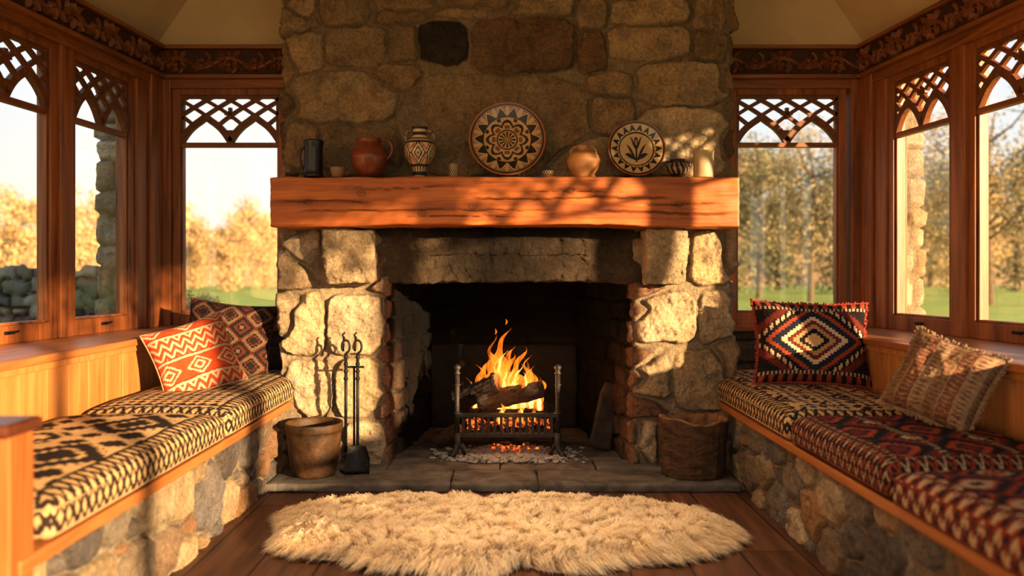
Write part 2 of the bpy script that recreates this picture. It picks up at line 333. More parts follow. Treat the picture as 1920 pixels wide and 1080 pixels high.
def vine(L):
    m=MB(); n=int(L/.012); m.tube([(L*i/n,-.004,.034*math.sin(2*math.pi*L*i/n/.34)) for i in range(n+1)],.013,6)
    k=0;x=.085
    while x<L-.03:
        s=1 if k%2==0 else -1
        c=(x,-.004,-s*.012)
        m.tube([(c[0]+(.058-.048*t/14)*math.cos(s*(-1.2+t*.42)),-.006,c[2]+(.056-.046*t/14)*math.sin(s*(-1.2+t*.42))) for t in range(15)],[.013-.0004*t for t in range(15)],6)
        m.lump((x,-.010,-s*.012),.016,k,(1,.7,1),.1)
        for a,l in ((2.3,.075),(.7,.08),(3.5,.065),(5.4,.065),(1.5,.07),(4.4,.06),(2.9,.06)):
            m.leaf((x+.03*math.cos(a),-.002,s*.012+.022*math.sin(a)),l,.042,a*s,.022)
        x+=.17;k+=1
    m.v=[(X,Y,max(-.078,min(.078,Z))) for X,Y,Z in m.v]
    return m
tr=1
def trim(mb,mat,bev=.004):
    global tr
    o=struct(mb.build('trim_%d'%tr,mat,None,bev)); tr+=1; return o
for side in (-1,1):
    b=MB(); wallseg(b,side,YN,YB,-.12,.05,2.33,2.60); wallseg(b,side,YN,YB,.05,.088,2.575,2.60); wallseg(b,side,YN,YB,.05,.088,2.385,2.41)
    h=trim(b,M['wood_y'])
    b=MB(); wallseg(b,side,2.2,YB-.07,.05,.053,2.41,2.575); struct(b.build('carved_panel',M['carve_dark'],h))
    Lw=2.7; v=vine(Lw)
    if side<0: M4=Matrix.Translation((WLx(2.45,.053),2.45,2.49))@Matrix.Rotation(math.atan2(1,.1033),4,'Z')
    else: M4=Matrix.Translation((WRx(2.45+Lw,.053),2.45+Lw,2.49))@Matrix.Rotation(math.atan2(-1,.1033),4,'Z')
    struct(v.xf(M4).build('carved_vine',M['carve'],h,0,False))
for x0,x1 in ((-2.24,-1.27),(1.31,2.33)):
    b=MB(); b.box(x0,x1,YB-.06,YB+.1,2.33,2.60); b.box(x0,x1,YB-.098,YB-.06,2.575,2.60); b.box(x0,x1,YB-.098,YB-.06,2.385,2.41)
    h=trim(b,M['wood_x'])
    b=MB(); b.box(x0+.02,x1-.01,YB-.063,YB-.06,2.41,2.575); struct(b.build('carved_panel',M['carve_dark'],h))
    struct(vine(x1-x0-.1).xf(Matrix.Translation((x0+.05,YB-.063,2.49))).build('carved_vine',M['carve'],h,0,False))
for side in (-1,1):
    f=WLx if side<0 else WRx; s=-side
    b=MB(); wallseg(b,side,4.86,YB-.02,-.1,.035,.80,2.39); wallseg(b,side,4.98,YB-.02,.035,.06,.80,2.39); trim(b,M['wood_z'],.006)
    b=MB(); x=f(YB); xs=sorted((x+s*.035,x+s*.10)); b.box(xs[0],xs[1],YB-.07,YB+.06,.80,2.39); trim(b,M['wood_z'],.006)
    ps=[(4.15,4.25),(3.35,3.45),(2.55,2.65)]
    if side>0: ps+=[(1.15,1.25),(-.25,-.15)]
    for a,c in ps:
        b=MB(); wallseg(b,side,a,c,-.09,.04,.80,2.39); trim(b,M['wood_z'],.006)
for side in (-1,1):
    x=-1.885 if side<0 else 1.895; f=WLx if side<0 else WRx
    poly=[(f(1.2,-.1),1.2),(x,1.2),(x,YB-.1),(f(YB),YB-.1),(f(YB,-.1),YB)]
    if side>0: poly=poly[::-1]
    b=MB(); b.prism(poly,.765,.80); trim(b,M['pine_y'],.006)
for x0,x1 in ((-2.26,-1.27),(1.31,2.35)):
    b=MB(); b.box(x0,x1,YB-.10,YB+.05,.768,.805); trim(b,M['wood_x'],.006)
wn=1
def fret(W,x0,zt,z1):
    m=MB(); H=z1-zt; na=2 if W<.9 else 4; hw=W/na
    def arch(x):
        t=np.mod(x-x0,hw)/hw; t=1-abs(2*t-1); return H*.54*((1-(1-t)**2.2)*.78+.22*t**5)+.006
    for k in range(na):
        m.ribbon([(x0+hw*(k+i/24),zt+arch(x0+hw*k+hw*min(max(i/24,1e-4),.9999))) for i in range(25)],.042,.032)
    q=hw/2; n=22
    for k in range(-6,na*2+7):
        for sg in (1,-1):
            run=[]
            for i in range(n+1):
                t=i/n; z=H*t; x=x0+(k+.0)*q+sg*(hw*1.18)*(t**1.55)
                ok=(x0+.002<=x<=x0+W-.002) and z>=arch(x)-.004
                if ok: run.append((x,zt+z))
                if (not ok or i==n) and run:
                    if len(run)>1: m.ribbon(run,.024,.020,.003*sg)
                    run=[]
    for k in range(na+1):
        xx=x0+hw*k
        if 0<k<na: m.bar((xx,0,zt),(xx,0,zt+H*.26),.040,.030)
        else:
            s=1 if k==0 else -1; m.bar((xx+s*.008,0,zt),(xx+s*.008,0,zt+H*.95),.022,.026)
    for kk in range(1,na):
        cx=x0+hw*kk; cz=zt+H*.62
        for a in range(4):
            qd=a*math.pi/2; m.bar((cx+.002*math.cos(qd),-.004,cz+.002*math.sin(qd)),(cx+.036*math.cos(qd),-.004,cz+.036*math.sin(qd)),.022,.022)
    m.bar((x0,0,zt+H-.008),(x0+W,0,zt+H-.008),.024,.024)
    return m
def window(px,py,ang,W,st=.05):
    global wn
    o=bpy.data.objects.new('window_%d'%wn,None); C.objects.link(o); wn+=1; o['kind']='structure'; o.location=(px,py,0); o.rotation_euler=(0,0,ang)
    m=MB(); m.box(0,st,-.02,.06,.80,2.335); m.box(W-st,W,-.02,.06,.80,2.335); m.box(st,W-st,-.02,.06,.80,.885); m.box(st,W-st,-.02,.06,2.29,2.335)
    m.box(st,st+.014,-.005,.04,.885,2.29); m.box(W-st-.014,W-st,-.005,.04,.885,2.29); m.box(st,W-st,-.005,.04,.885,.899)
    struct(m.build('window_frame',M['wood_z'],o,.004))
    m=MB(); m.box(st,W-st,-.008,.03,1.955,1.985); struct(m.build('transom_bar',M['wood_x'],o,.003))
    f=fret(W-2*st,st,1.985,2.29); f.v=[(x,y+.004,z) for x,y,z in f.v]; struct(f.build('fretwork',M['fret'],o))
    m=MB(); m.box(st,W-st,.026,.028,.885,2.29); struct(m.build('pane',M['glass'],o))
    m=MB(); m.box(W/2-.03,W/2+.03,-.032,-.02,.845,.86); m.bar((W/2,-.036,.852),(W/2+.05,-.036,.858),.01,.008); struct(m.build('latch',M['iron'],o,.002))
    return o
segs=[(4.25,4.86),(3.45,4.15),(2.65,3.35)]
for a,c in segs: window(WLx(a),a,math.atan2(1,.1033),(c-a)*1.0053)
for a,c in segs+[(1.25,2.55),(-.15,1.15),(-1.55,-.25)]: window(WRx(c),c,math.atan2(-1,.1033),(c-a)*1.0053)
window(-2.14,YB-.02,0,.735); window(1.452,YB-.02,0,.76)
# ------------------------------------------------------------------ fireplace
DF=4.6
fp=thing('fireplace','large rustic fireplace of golden field stones with an open sooted firebox','fireplace',(0,DF+.3,0))
def pxs(lst,off,d=DF,gr=0):
    out=[]
    for x0,y0,x1,y1,c in lst:
        X0,X1=PX(x0,d),PX(x1,d); Z1,Z0=PZ(y0,d),PZ(y1,d); out.append((off+(X0+X1)/2,(Z0+Z1)/2,(X1-X0)/2,(Z1-Z0)/2,c))
    return out
BR=(.33,.23,.135);BG=(.44,.325,.20);DK=(.06,.045,.038);DB=(.22,.135,.078);LT=(.58,.46,.31);GO=(.52,.40,.25);MD=(.37,.27,.165)
up=[(537,48,606,130,BG),(610,52,722,122,BG),(726,50,782,116,BR),(787,45,876,120,DK),(888,34,1075,138,DB),(1082,62,1138,136,DB),(1142,50,1290,112,BG),(1296,2,1366,56,BR),(1298,60,1366,112,BR),
(540,-10,592,44,BG),(596,-5,700,46,BR),(704,0,828,20,BG),(704,24,790,44,BR),(832,-5,958,14,BR),(830,18,900,32,BG),(962,-5,1076,28,BG),(1080,0,1138,54,BR),(1144,0,1292,44,BG),
(537,136,740,230,BG),(700,120,784,168,BR),(752,142,1100,330,MD),(1104,138,1190,182,BR),(1196,118,1366,196,BG),(538,236,600,330,BR),(604,236,748,330,MD),
(1106,188,1188,252,BR),(1194,204,1366,332,LT),(1000,262,1190,336,BG),(560,335,800,425,BR),(800,335,1100,425,BR),(1100,335,1366,425,BR)]
sd=pxs(up,.58+1.263)+courses(.0,.56,1.4,3.42,(.15,.3),(.25,.5),[BR,BG,DB],random.Random(4))+courses(3.17,3.74,1.4,3.42,(.15,.3),(.25,.5),[BR,BG,DB],random.Random(5))+courses(.58,3.15,2.76,3.42,(.12,.2),(.18,.4),[BR,BG,DB],random.Random(6))
stonefield('chimney_breast',[(-1.263,YB),(-1.263,DF),(1.303,DF),(1.303,YB)],1.36,3.42,sd,M['stone'],fp,.0065,relief=.020,mortar=(.35,.265,.17),margin=.018,gap=.007,edgew=.012,expo=3.2,sd=2,rough=.021,warp=.016,tilt=.07,grime=.22)
lj=[(526,430,604,534,LT),(608,430,720,534,LT),(532,545,610,666,GO),(616,552,722,666,LT),(535,676,622,780,LT),(628,672,724,782,GO),(536,788,640,880,LT),(646,788,728,880,LT)]
rj=[(1180,430,1288,532,GO),(1292,430,1370,534,GO),(1190,548,1304,642,LT),(1310,546,1370,646,LT),(1188,652,1256,768,GO),(1262,656,1370,768,LT),(1188,776,1232,880,LT),(1238,776,1370,880,GO)]
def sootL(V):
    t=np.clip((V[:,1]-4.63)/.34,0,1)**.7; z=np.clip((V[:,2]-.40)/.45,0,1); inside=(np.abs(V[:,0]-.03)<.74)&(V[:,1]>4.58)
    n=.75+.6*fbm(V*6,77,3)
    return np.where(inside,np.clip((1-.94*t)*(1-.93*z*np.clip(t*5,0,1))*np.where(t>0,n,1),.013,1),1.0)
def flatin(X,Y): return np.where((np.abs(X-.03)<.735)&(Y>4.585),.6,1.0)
RT=[(.40,.27,.17),(.34,.20,.13),(.28,.155,.10),(.42,.29,.19)]
sl=pxs(lj,.58+1.263)+courses(0,.56,.0,1.4,(.2,.35),(.25,.5),TAN,random.Random(8))+courses(1.17,2.3,.0,1.42,(.11,.17),(.22,.36),RT,random.Random(9))
JM=(.45,.36,.24)
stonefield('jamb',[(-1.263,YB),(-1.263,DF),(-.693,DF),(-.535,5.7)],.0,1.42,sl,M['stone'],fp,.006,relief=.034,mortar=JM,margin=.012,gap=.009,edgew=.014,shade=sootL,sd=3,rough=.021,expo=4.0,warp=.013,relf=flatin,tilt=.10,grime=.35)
L1=math.hypot(.22,1.1)
sr=pxs(rj,L1-.755)+courses(0,1.1,.0,1.42,(.11,.17),(.2,.34),RT,random.Random(10))+courses(L1+.56,L1+1.2,0,1.4,(.2,.35),(.25,.5),TAN,random.Random(12))
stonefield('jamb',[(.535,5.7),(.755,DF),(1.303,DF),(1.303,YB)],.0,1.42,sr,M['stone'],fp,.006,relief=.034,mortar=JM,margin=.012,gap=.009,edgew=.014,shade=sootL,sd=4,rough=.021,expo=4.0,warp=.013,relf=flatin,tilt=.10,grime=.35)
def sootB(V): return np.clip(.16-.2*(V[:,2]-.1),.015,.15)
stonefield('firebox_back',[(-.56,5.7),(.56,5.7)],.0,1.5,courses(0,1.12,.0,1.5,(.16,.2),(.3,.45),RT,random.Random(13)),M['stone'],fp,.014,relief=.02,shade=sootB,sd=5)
V,Fc=rbox((1.04,.05,.6),.02,.03); V=noisy(V,.012,5)+np.array([.0,5.655,.34]); npmesh('fireback',V,Fc,M['stone_dark'],fp)
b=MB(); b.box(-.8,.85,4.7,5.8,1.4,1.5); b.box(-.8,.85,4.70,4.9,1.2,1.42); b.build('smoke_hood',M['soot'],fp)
def colnoise(V,c,sd,amp=.5): return np.array(c)*(1+amp*fbm(V*9,sd,5)+.3*fbm(V*40,sd+2,3))[:,None]
for x0,x1,sdd in ((-1.004,-.727,1),(.78,1.022,2)):
    V,Fc=rbox((x1-x0,.30,.305),.022,.007); z=(V[:,2]+.15)/.3
    V[:,1]+= np.where(V[:,1]<0,.05*(1-z)**2*(-V[:,1]/.15),0); V[:,0]*=1-.06*(1-z)
    V=noisy(V,.020,9,sdd)+(fbm(V*30+sdd,sdd,4)[:,None]*.010); cc=colnoise(V,(.58,.46,.30),sdd); V=V+np.array([(x0+x1)/2,4.55,1.235]); npmesh('corbel',V,Fc,M['stone'],fp,cc)
V,Fc=rbox((1.60,.17,.325),.012,.008); z=(V[:,2]+.162)/.325; V[:,2]+=np.where(z<.5,.012*(1-(V[:,0]/.78)**2),0)
V=noisy(V,.012,5,3)+fbm(V*25,8,4)[:,None]*.013
sh=.10+.75*np.clip(np.abs(V[:,0]+.10)/.68,0,1)**1.5*(1-.45*(V[:,0]>0)); sh*=np.clip(1.2-np.clip(z-.62,0,1)*2.6,.16,1)*(.75+.6*fbm(V*7,51,3))  # shade under the mantel put into the colour along the top; middle darkened too
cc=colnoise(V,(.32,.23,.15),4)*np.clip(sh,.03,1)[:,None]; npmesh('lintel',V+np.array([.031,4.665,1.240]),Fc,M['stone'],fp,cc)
# mantel beam
V,Fc=rbox((2.546,.28,.27),.010,.0068)
x=V[:,0].copy();z=V[:,2].copy()
low=np.clip((-z)/.135,0,1); V[:,2]+=low*.012*np.clip((.74-np.abs(x))/.2,0,1)**.8
crack=np.full(len(V),0.)
for cz,x0,x1,ph,wd in ((.02,-.2,.95,0,.005),(-.045,-1.15,.3,3,.004),(-.06,.45,1.27,7,.006),(.075,-.9,-.3,11,.003),(-.01,.7,1.2,5,.004),(.05,.1,.7,13,.003),(-.085,-.6,.1,17,.003),(.0,-1.27,-.7,19,.005)):
    line=cz+.012*fbm(P3(x*3,z*0,ph),ph)+.004*fbm(P3(x*25,z*0,ph),ph+1); e=np.clip((x-x0)/.1,0,1)*np.clip((x1-x)/.1,0,1)
    crack=np.maximum(crack,np.clip(1.3-np.abs(z-line)/wd,0,1)*e)
front=V[:,1]<0
V[:,1]+=np.where(front,crack*.010,0); V=V+np.stack([fbm(V*6,k+3)*.007+fbm(V*np.array([9,40,40]),k+9)*.004 for k in range(3)],1)
col=np.ones((len(V),3))*(1-.88*np.clip(crack,0,1))[:,None]
col*=(1+.35*fbm(P3(x*1.2,z*5,2),21,4))[:,None]
for kx,kz,kr in ((-1.07,.0,.04),(-.78,.045,.028),(-.18,-.03,.026),(.94,-.01,.04),(.35,.06,.024),(-.45,-.07,.026)):
    rr=np.hypot((x-kx)/1.5,z-kz); col*=(1-.9*np.exp(-(rr/kr*1.3)**2)*(.6+.4*np.cos(rr*420)))[:,None]
mb_=npmesh('mantel_beam',V+np.array([.006,4.455,1.525]),Fc,M['mantel'],None,col)
tag(mb_,'thick orange-brown oak mantel beam with cracks and knots across the chimney','mantel')
# hearth
Vh=[];Fh=[];nb=0
for xs,y0,y1 in [([-1.245,-.28,.18,1.235],4.12,4.44),([-1.245,-.66,-.02,.52,1.235],4.445,4.70),([-.66,.10,.70],4.705,5.2),([-.57,.0,.57],5.205,5.66)]:
    for a,c in zip(xs[:-1],xs[1:]):
        V,Fc=rbox((c-a-.004,y1-y0-.004,.045),.008,.014); V=noisy(V,.007,8,int(a*50)%17)+fbm(V*18,3,4)[:,None]*.003+np.array([(a+c)/2,(y0+y1)/2,.0225]); Vh.append(V);Fh.append(Fc+nb);nb+=len(V)
tag(npmesh('hearth',np.concatenate(Vh),np.concatenate(Fh),M['slate']),'dark flagstone hearth slab in front of the fire','hearth')
# ------------------------------------------------------------------ benches
BASEP=MIX+TAN[:2]
def bench(side,xf,xw,y0,label):
    t=thing('window_bench',label,'bench',((xf+xw)/2,3.4,0)); s=-side
    path=[(xf-s*.035,y0),(xf-s*.035,4.62)] if side<0 else [(xf-s*.035,4.62),(xf-s*.035,y0)]
    rs=random.Random(20+side); Ln=4.62-y0
    stonefield('stone_base',path,0,.365,rubble(0,Ln,0.02,.35,BASEP,rs,400,.08,.34),M['stone'],t,.006,relief=.024,mortar=(.46,.39,.29),margin=.004,edgew=.020,gap=.008,warp=.016,expo=2.4,sd=40+side,rough=.011,grime=.25)
    b=MB(); b.box(min(xf,xw),max(xf,xw),y0,YB-.03,.362,.402); b.build('seat_board',M['pine_y'],t,.006)
    b=MB(); y=y0
    while y<YB-.1:
        y2=min(y+.165,YB-.06); b.box(min(xw,xw+side*.02),max(xw,xw+side*.02),y+.001,y2-.001,.40,.765); y=y2
    b.box(min(xw+side*.018,xw+side*.03),max(xw+side*.018,xw+side*.03),y0,YB-.06,.3,.765)
    b.box(min(xw,xw-side*.012),max(xw,xw-side*.012),y0,YB-.1,.735,.765)
    b.build('back_panel',M['pine_z'],t,.003)
    return t
bl=bench(-1,-1.225,-1.915,2.02,'built-in left window bench with stone base, honey wood back and square arm end')
b=MB(); b.box(-1.95,-1.26,2.0,2.08,0,.72); b.box(-1.32,-1.232,1.985,2.09,0,.725); b.build('bench_end',M['wood_z'],bl,.006)
b=MB(); b.box(-1.97,-1.222,1.96,2.12,.722,.757); b.build('arm_cap',M['cap'],bl,.012)
br_=bench(1,1.235,1.925,1.5,'built-in right window bench with stone base running toward the viewer')
# ------------------------------------------------------------------ textiles
BLK=(.022,.017,.016);BK2=(.036,.026,.021);TN=(.58,.40,.21);CR=(.55,.43,.29);RD=(.33,.07,.035);MR=(.15,.034,.024);NV=(.022,.028,.045)
def pick(m,a,b): return np.where(np.asarray(m)[:,None],a,b)
def wob(u,v,s): return u+.008*fbm(P3(u*22,v*22,s),s),v+.008*fbm(P3(u*22,v*22,s+9),s+3)
def p_tan(u,v):
    u,v=wob(u,v,2); a=tri(u/.54);b=tri(v/.46+.25); q=stp(a,10)+stp(b,10)
    c=pick((q<.66),np.array(BK2),np.array(TN)); c=pick((q>.22)&(q<.32),np.array(TN),c); c=pick((q>1.40),np.array(BK2),c); c=pick(q>1.7,np.array(TN),c)
    a2=tri(u/.135);b2=tri(v/.135); q2=stp(a2,4)+stp(b2,4); c=pick((q>=.75)&(q<1.35)&(q2<.52),np.array(BK2),c); return c*(1+.18*fbm(P3(u*5,v*5,1),60))[:,None]
def p_tan_side(u,z):
    u2=u+.004*fbm(P3(u*30,z*30,1),3); w=tri(u2/.085); c=pick(np.abs(w*.9-.45-z*11)<.19,np.array(BK2),np.array(TN)); c=pick(np.abs(w*.9-.45+z*11)<.13,np.array(BK2),c)
    return c
def p_stripe(u,v):
    u,v=wob(u,v,5); w=np.mod(u/.22,1); base=pick(w<.42,np.array(TN),pick(w<.46,np.array(BK2),pick(w<.95,np.array(CR)*.9,np.array(BK2))))
    z=np.abs(np.mod(v/.05,1)-.5)+.5*tri(u/.045)<.42; return pick(z,np.array(BK2),base)
def p_red(u,v): 
    u,v=wob(u,v,7); a=tri(u/.30);b=tri(v/.24); q=stp(a,8)+stp(b,8); i=np.clip(np.floor(q*5),0,9).astype(int); c=np.array([CR,BLK,RD,MR,NV,BLK,RD,NV,MR,RD])[i]
    m=(np.mod(v/.24+.5,1)<.10); return pick(m,pick(tri(u/.03)<.5,np.array(CR)*.7,np.array(BLK)),c)
def p_red2(u,v):
    u,v=wob(u,v,9); a=tri(u/.22);b=tri(v/.23); q=stp(a,7)+stp(b,7); i=np.clip(np.floor(q*5),0,9).astype(int); return np.array([RD,np.array(CR)*.85,NV,RD,MR,NV,RD,np.array(CR)*.8,NV,NV])[i]
def p_red_side(u,z):
    w=tri(u/.06); c=pick(np.abs(w*.9-.45-z*13)<.11,np.array(CR)*.8,np.array(BLK)); return pick(np.abs(w*.9-.45+z*13)<.13,np.array(RD)*.8,c)
def p_red_side2(u,z):
    w=tri(u/.07); c=pick(np.abs(w*.9-.45-z*13)<.2,np.array(CR)*.9,np.array(RD)*.75); return pick(np.abs(w*.9-.45+z*13)<.13,np.array(NV),c)
CHT=.116
def seat_cushion(side,xf,xw,y0,y1,ptop,pside,label,sd):
    t=thing('seat_cushion',label,'cushion',((xf+xw)/2,(y0+y1)/2,.402),'woven seat cushions')
    sx=abs(xw-xf);sy=y1-y0-.012;V,Fc=rbox((sx,sy,CHT),.038,.0050)
    nx=V[:,0]/(sx/2);ny=V[:,1]/(sy/2); zz=V[:,2].copy()
    u=V[:,1].copy();v=V[:,0].copy(); topm=zz>CHT*.36
    edge=np.minimum(sx/2-np.abs(v),sy/2-np.abs(u))
    ct=ptop(u,v); along=np.where((sx/2-np.abs(v))<(sy/2-np.abs(u)),u,v); cs=pside(along,zz)
    rimc=pside(along,(edge-.045)*.9); ct=pick(edge<.07,rimc,ct); ct=pick((edge>.070)&(edge<.077),np.array(BLK),ct); col=pick(topm,ct,cs)
    V[:,2]+=np.clip(zz/.045,0,1)*(.030*(1-nx**4)*(1-ny**6)-.016*np.abs(ny)**14)+.008*fbm(P3(u*4,v*4,sd),sd)*(zz>-.03)
    V[:,0]+=.006*fbm(P3(u*5,zz*9,sd),sd+1); V[:,1]+=.004*fbm(P3(v*5,zz*9,sd),sd+2)
    c=np.array([(xf+xw)/2,(y0+y1)/2,.405+CHT/2]); npmesh('cushion_body',V+c,Fc,M['fabric'],t,col)
    em=nmat('piping_yarn_%d'%sd,tuple(x*.8 for x in (TN if sd<4 else MR)),tuple(x*.5 for x in (TN if sd<4 else RD)),(60,60,60),.9,.2)
    for zo in (.030,-.040):
        pts=[];r=.034; hx,hy=sx/2-.005,sy/2-.005
        for cx,cy,a0 in ((hx-r,hy-r,0),(-hx+r,hy-r,1),(-hx+r,-hy+r,2),(hx-r,-hy+r,3)):
            for i in range(6): a=(a0+i/5)*math.pi/2; pts.append((c[0]+cx+r*math.cos(a),c[1]+cy+r*math.sin(a),c[2]+zo))
        pts.append(pts[0]); m=MB(); m.tube(pts,.0045,6,False); m.build('piping',em,t,0,True)
seat_cushion(-1,-1.215,-1.895,2.14,3.50,p_tan,p_tan_side,'long black and tan woven seat cushion nearest on left bench',1)
seat_cushion(-1,-1.215,-1.895,3.52,5.08,p_stripe,p_tan_side,'striped tan and black seat cushion on left bench beside the fireplace',2)
seat_cushion(1,1.225,1.905,3.45,5.08,lambda u,v:pick(np.mod(v/.14,1)<.5,p_tan(u*1.7,v*1.7),p_stripe(u,v)),p_tan_side,'tan and charcoal striped seat cushion on right bench beside the fireplace',3)
seat_cushion(1,1.225,1.905,2.53,3.435,p_red,p_red_side,'dark red and black kilim seat cushion in the middle of right bench',4)
seat_cushion(1,1.205,1.905,1.52,2.505,p_red2,p_red_side2,'cream, navy and red kilim seat cushion nearest on right bench',5)
def pillow(name,label,center,normal,up,w,h,th,pf,sd,edge,fringe=False,edgecol=(.3,.18,.1)):
    n=Vector(normal).normalized(); u=Vector(up); u=(u-n*u.dot(n)).normalized(); r=u.cross(n)
    t=thing(name,label,'cushion',center,'scatter cushions',world=False)
    t.rotation_mode='QUATERNION'; t.rotation_quaternion=Matrix((r,-n,u)).transposed().to_quaternion()
    k=170; A,B=np.meshgrid(np.linspace(-1,1,k),np.linspace(-1,1,k),indexing='ij');a=A.ravel();b_=B.ravel()
    x=a*(1-.09*(1-b_**2))*w/2; z=b_*(1-.09*(1-a**2))*h/2; prof=((1-a**4)*(1-b_**4)); prof=np.clip(prof,0,1)**.55
    wr=.012*fbm(P3(a*3,b_*3,sd),sd,4)+.024*fbm(P3(a*1.3,b_*1.3,sd),sd+3)
    col=pf(a+.012*fbm(P3(a*9,b_*9,sd),sd+5),b_+.012*fbm(P3(a*9,b_*9,sd),sd+6))
    Vf=np.stack([x,-th/2*prof-wr*prof,z],1); Vb=np.stack([x,th/2*prof+wr*prof,z],1)
    f=gridfaces(k,k); V=np.concatenate([Vf,Vb]); FF=np.concatenate([f,f[:,::-1]+k*k]); col=np.concatenate([col,np.ones_like(col)*np.array(edgecol)])
    npmesh('pillow_body',V,FF,M['fabric'],t,col)
    m=MB(); pts=[]
    for s0 in range(4):
        for i in range(20):
            q=-1+2*i/20; e=[(q,-1),(1,q),(-q,1),(-1,-q)][s0]; pts.append((e[0]*(1-.09*(1-e[1]**2))*w/2,0,e[1]*(1-.09*(1-e[0]**2))*h/2))
    pts.append(pts[0]); m.tube(pts,.006,6,False)
    em=nmat('trim_yarn_%d'%sd,tuple(c*.6 for c in edge),edge,(60,60,60),.9,.3); m.build('piping',em,t,0,True)
    if fringe:
        m=MB(); rr=random.Random(sd)
        for p0,p1 in zip(pts[:-1],pts[1:]):
            for j in range(3):
                q=j/3; p=Vector(p0).lerp(Vector(p1),q); d=p.normalized()
                m.tube([p,p+d*.014+Vector((rr.uniform(-.006,.006),rr.uniform(-.01,.01),rr.uniform(-.006,.006)))],[.006,.004],5)
        m.build('fringe',em,t)
    return t
def A(c): return np.array(c)
def pf1(a,b):
    bw=np.mod((b+1)*1.5+.5,1); band=np.mod(np.floor((b+1)*1.5+.5),2); ROr=A((.50,.08,.028)); base=np.ones((len(a),3))*ROr
    q=stp(tri(a*1.25+.5),10)+stp(np.abs(bw-.5)*2,10); d=pick((q>.15)&(q<.35),A(CR),base); d=pick((q>=.55)&(q<.78),A(CR),d)
    zg=np.mod(bw*3.0+tri(a*3.5)*.9,1); z=pick(zg<.42,A(CR),base); c=pick(band==1,d,z)
    c=pick((bw<.05)|(bw>.95),A(CR)*.9,c); c=pick((bw>.05)&(bw<.10),A((.33,.04,.02)),c); return c
def pf2(a,b):
    q=stp(tri(a*1.5+.5),7)+stp(tri(b*1.5+.5),7); i=np.mod(np.floor(q*5.5),6).astype(int); return A([BLK,(.10,.03,.02),BLK,(.15,.095,.055),(.09,.026,.018),BLK])[i]
def pf3(a,b):
    q=stp(np.abs(a)*1.0,18)+stp(np.abs(b)*1.0,18)
    c=pick(q<.12,A(TN),pick(q<.24,A(BLK),pick(q<.34,A((.42,.27,.14)),pick(q<.46,A(MR),pick(q<.60,A(CR)*1.1,pick(q<.74,A(NV),pick(q<.86,A(RD),pick(q<.96,A(BLK),pick(q<1.1,A(CR),pick(q<1.28,A(MR),A(BLK)))))))))))
    ser=(tri(a*9)<.4)&(q>.95)&(q<1.12); c=pick(ser,A(BLK),c)
    e=np.abs(b)>.84; c=pick(e,pick(tri(a*6)<.5,A(RD),A(BLK)),c); m=(np.abs(b)>.76)&(np.abs(b)<=.84); c=pick(m,pick(tri(a*14)<.5,A(CR)*.8,A(BLK)),c); return c
def pf4(a,b):
    w=np.mod((a+1)*3.2,1); bd=np.mod(np.floor((a+1)*3.2),3); c=pick(bd==0,A((.25,.165,.095)),pick(bd==1,A((.21,.085,.05)),A((.33,.235,.145))))
    nz=fbm(P3(a*14,b*14,3),44,2); c=pick((tri(b*9+nz*.4)+np.abs(w-.5)<.5),pick(bd==1,A((.30,.21,.13)),A((.18,.085,.055))),c); c=pick(w<.06,A((.36,.26,.16)),c); return c*(1+.25*nz)[:,None]
pillow('scatter_cushion','bright red and cream patterned cushion leaning on left bench back',(-1.60,4.12,.700),(.40,-.86,.42),(-.44,.2,.9),.41,.40,.16,pf1,1,(.6,.35,.2))
pillow('scatter_cushion','dark brown kilim cushion behind the red and cream cushion',(-1.63,4.72,.742),(.10,-.95,.25),(.08,.3,.95),.52,.46,.14,pf2,2,(.10,.04,.03))
pillow('scatter_cushion','large black cushion with white and red diamond and red fringe on right bench',(1.645,4.27,.762),(-.12,-.93,.30),(.06,.3,.95),.60,.46,.17,pf3,3,(.4,.06,.04),True)
pillow('scatter_cushion','faded beige and brown striped cushion leaning on right bench back',(1.705,3.10,.712),(-.60,-.72,.42),(.42,.0,.85),.335,.34,.16,pf4,4,(.36,.25,.15),True,(.28,.18,.11))
# ------------------------------------------------------------------ sheepskin
rug=thing('sheepskin_rug','fluffy cream sheepskin rug lying on the dark floor before the hearth','rug',(-.04,3.43,0))
RC=np.array([-.045,3.43]); 
def dent(th,a,w): return np.exp(-(((th-a+math.pi)%(2*math.pi)-math.pi)/w)**2)
def rrad(th):
    c,s=np.cos(th),np.sin(th); r=1/((np.abs(c)/.97)**2.4+(np.abs(s)/.445)**2.4)**(1/2.4)
    r=r*(1+.045*np.sin(3*th+.5)+.036*np.sin(7*th+1)+.026*np.sin(13*th+2))
    return r-.075*dent(th,1.70,.17)-.08*dent(th,-1.32,.15)-.09*dent(th,-2.60,.13)-.07*dent(th,.50,.11)+.07*dent(th,-.28,.16)-.06*dent(th,-.62,.09)+.04*dent(th,2.8,.15)
rg=np.random.default_rng(9); n=420000
p=np.stack([rg.uniform(-1.15,1.15,n),rg.uniform(-.62,.62,n)],1); th=np.arctan2(p[:,1],p[:,0]); rn=np.hypot(p[:,0],p[:,1])/rrad(th); k=rn<1; p=p[k];rn=rn[k];th=th[k]
p=p[:215000];rn=rn[:215000];th=th[:215000];n=len(p)
cell=.046; wx=p+.035*np.stack([fbm(P3(p[:,0]*9,p[:,1]*9,1),31),fbm(P3(p[:,0]*9,p[:,1]*9,5),33)],1); g=np.floor(wx/cell); jx=_h(g[:,0],g[:,1],g[:,0]*0,1)-.5;jy=_h(g[:,0],g[:,1],g[:,0]*0,2)-.5; cc=(g+.5+np.stack([jx,jy],1)*.9)*cell
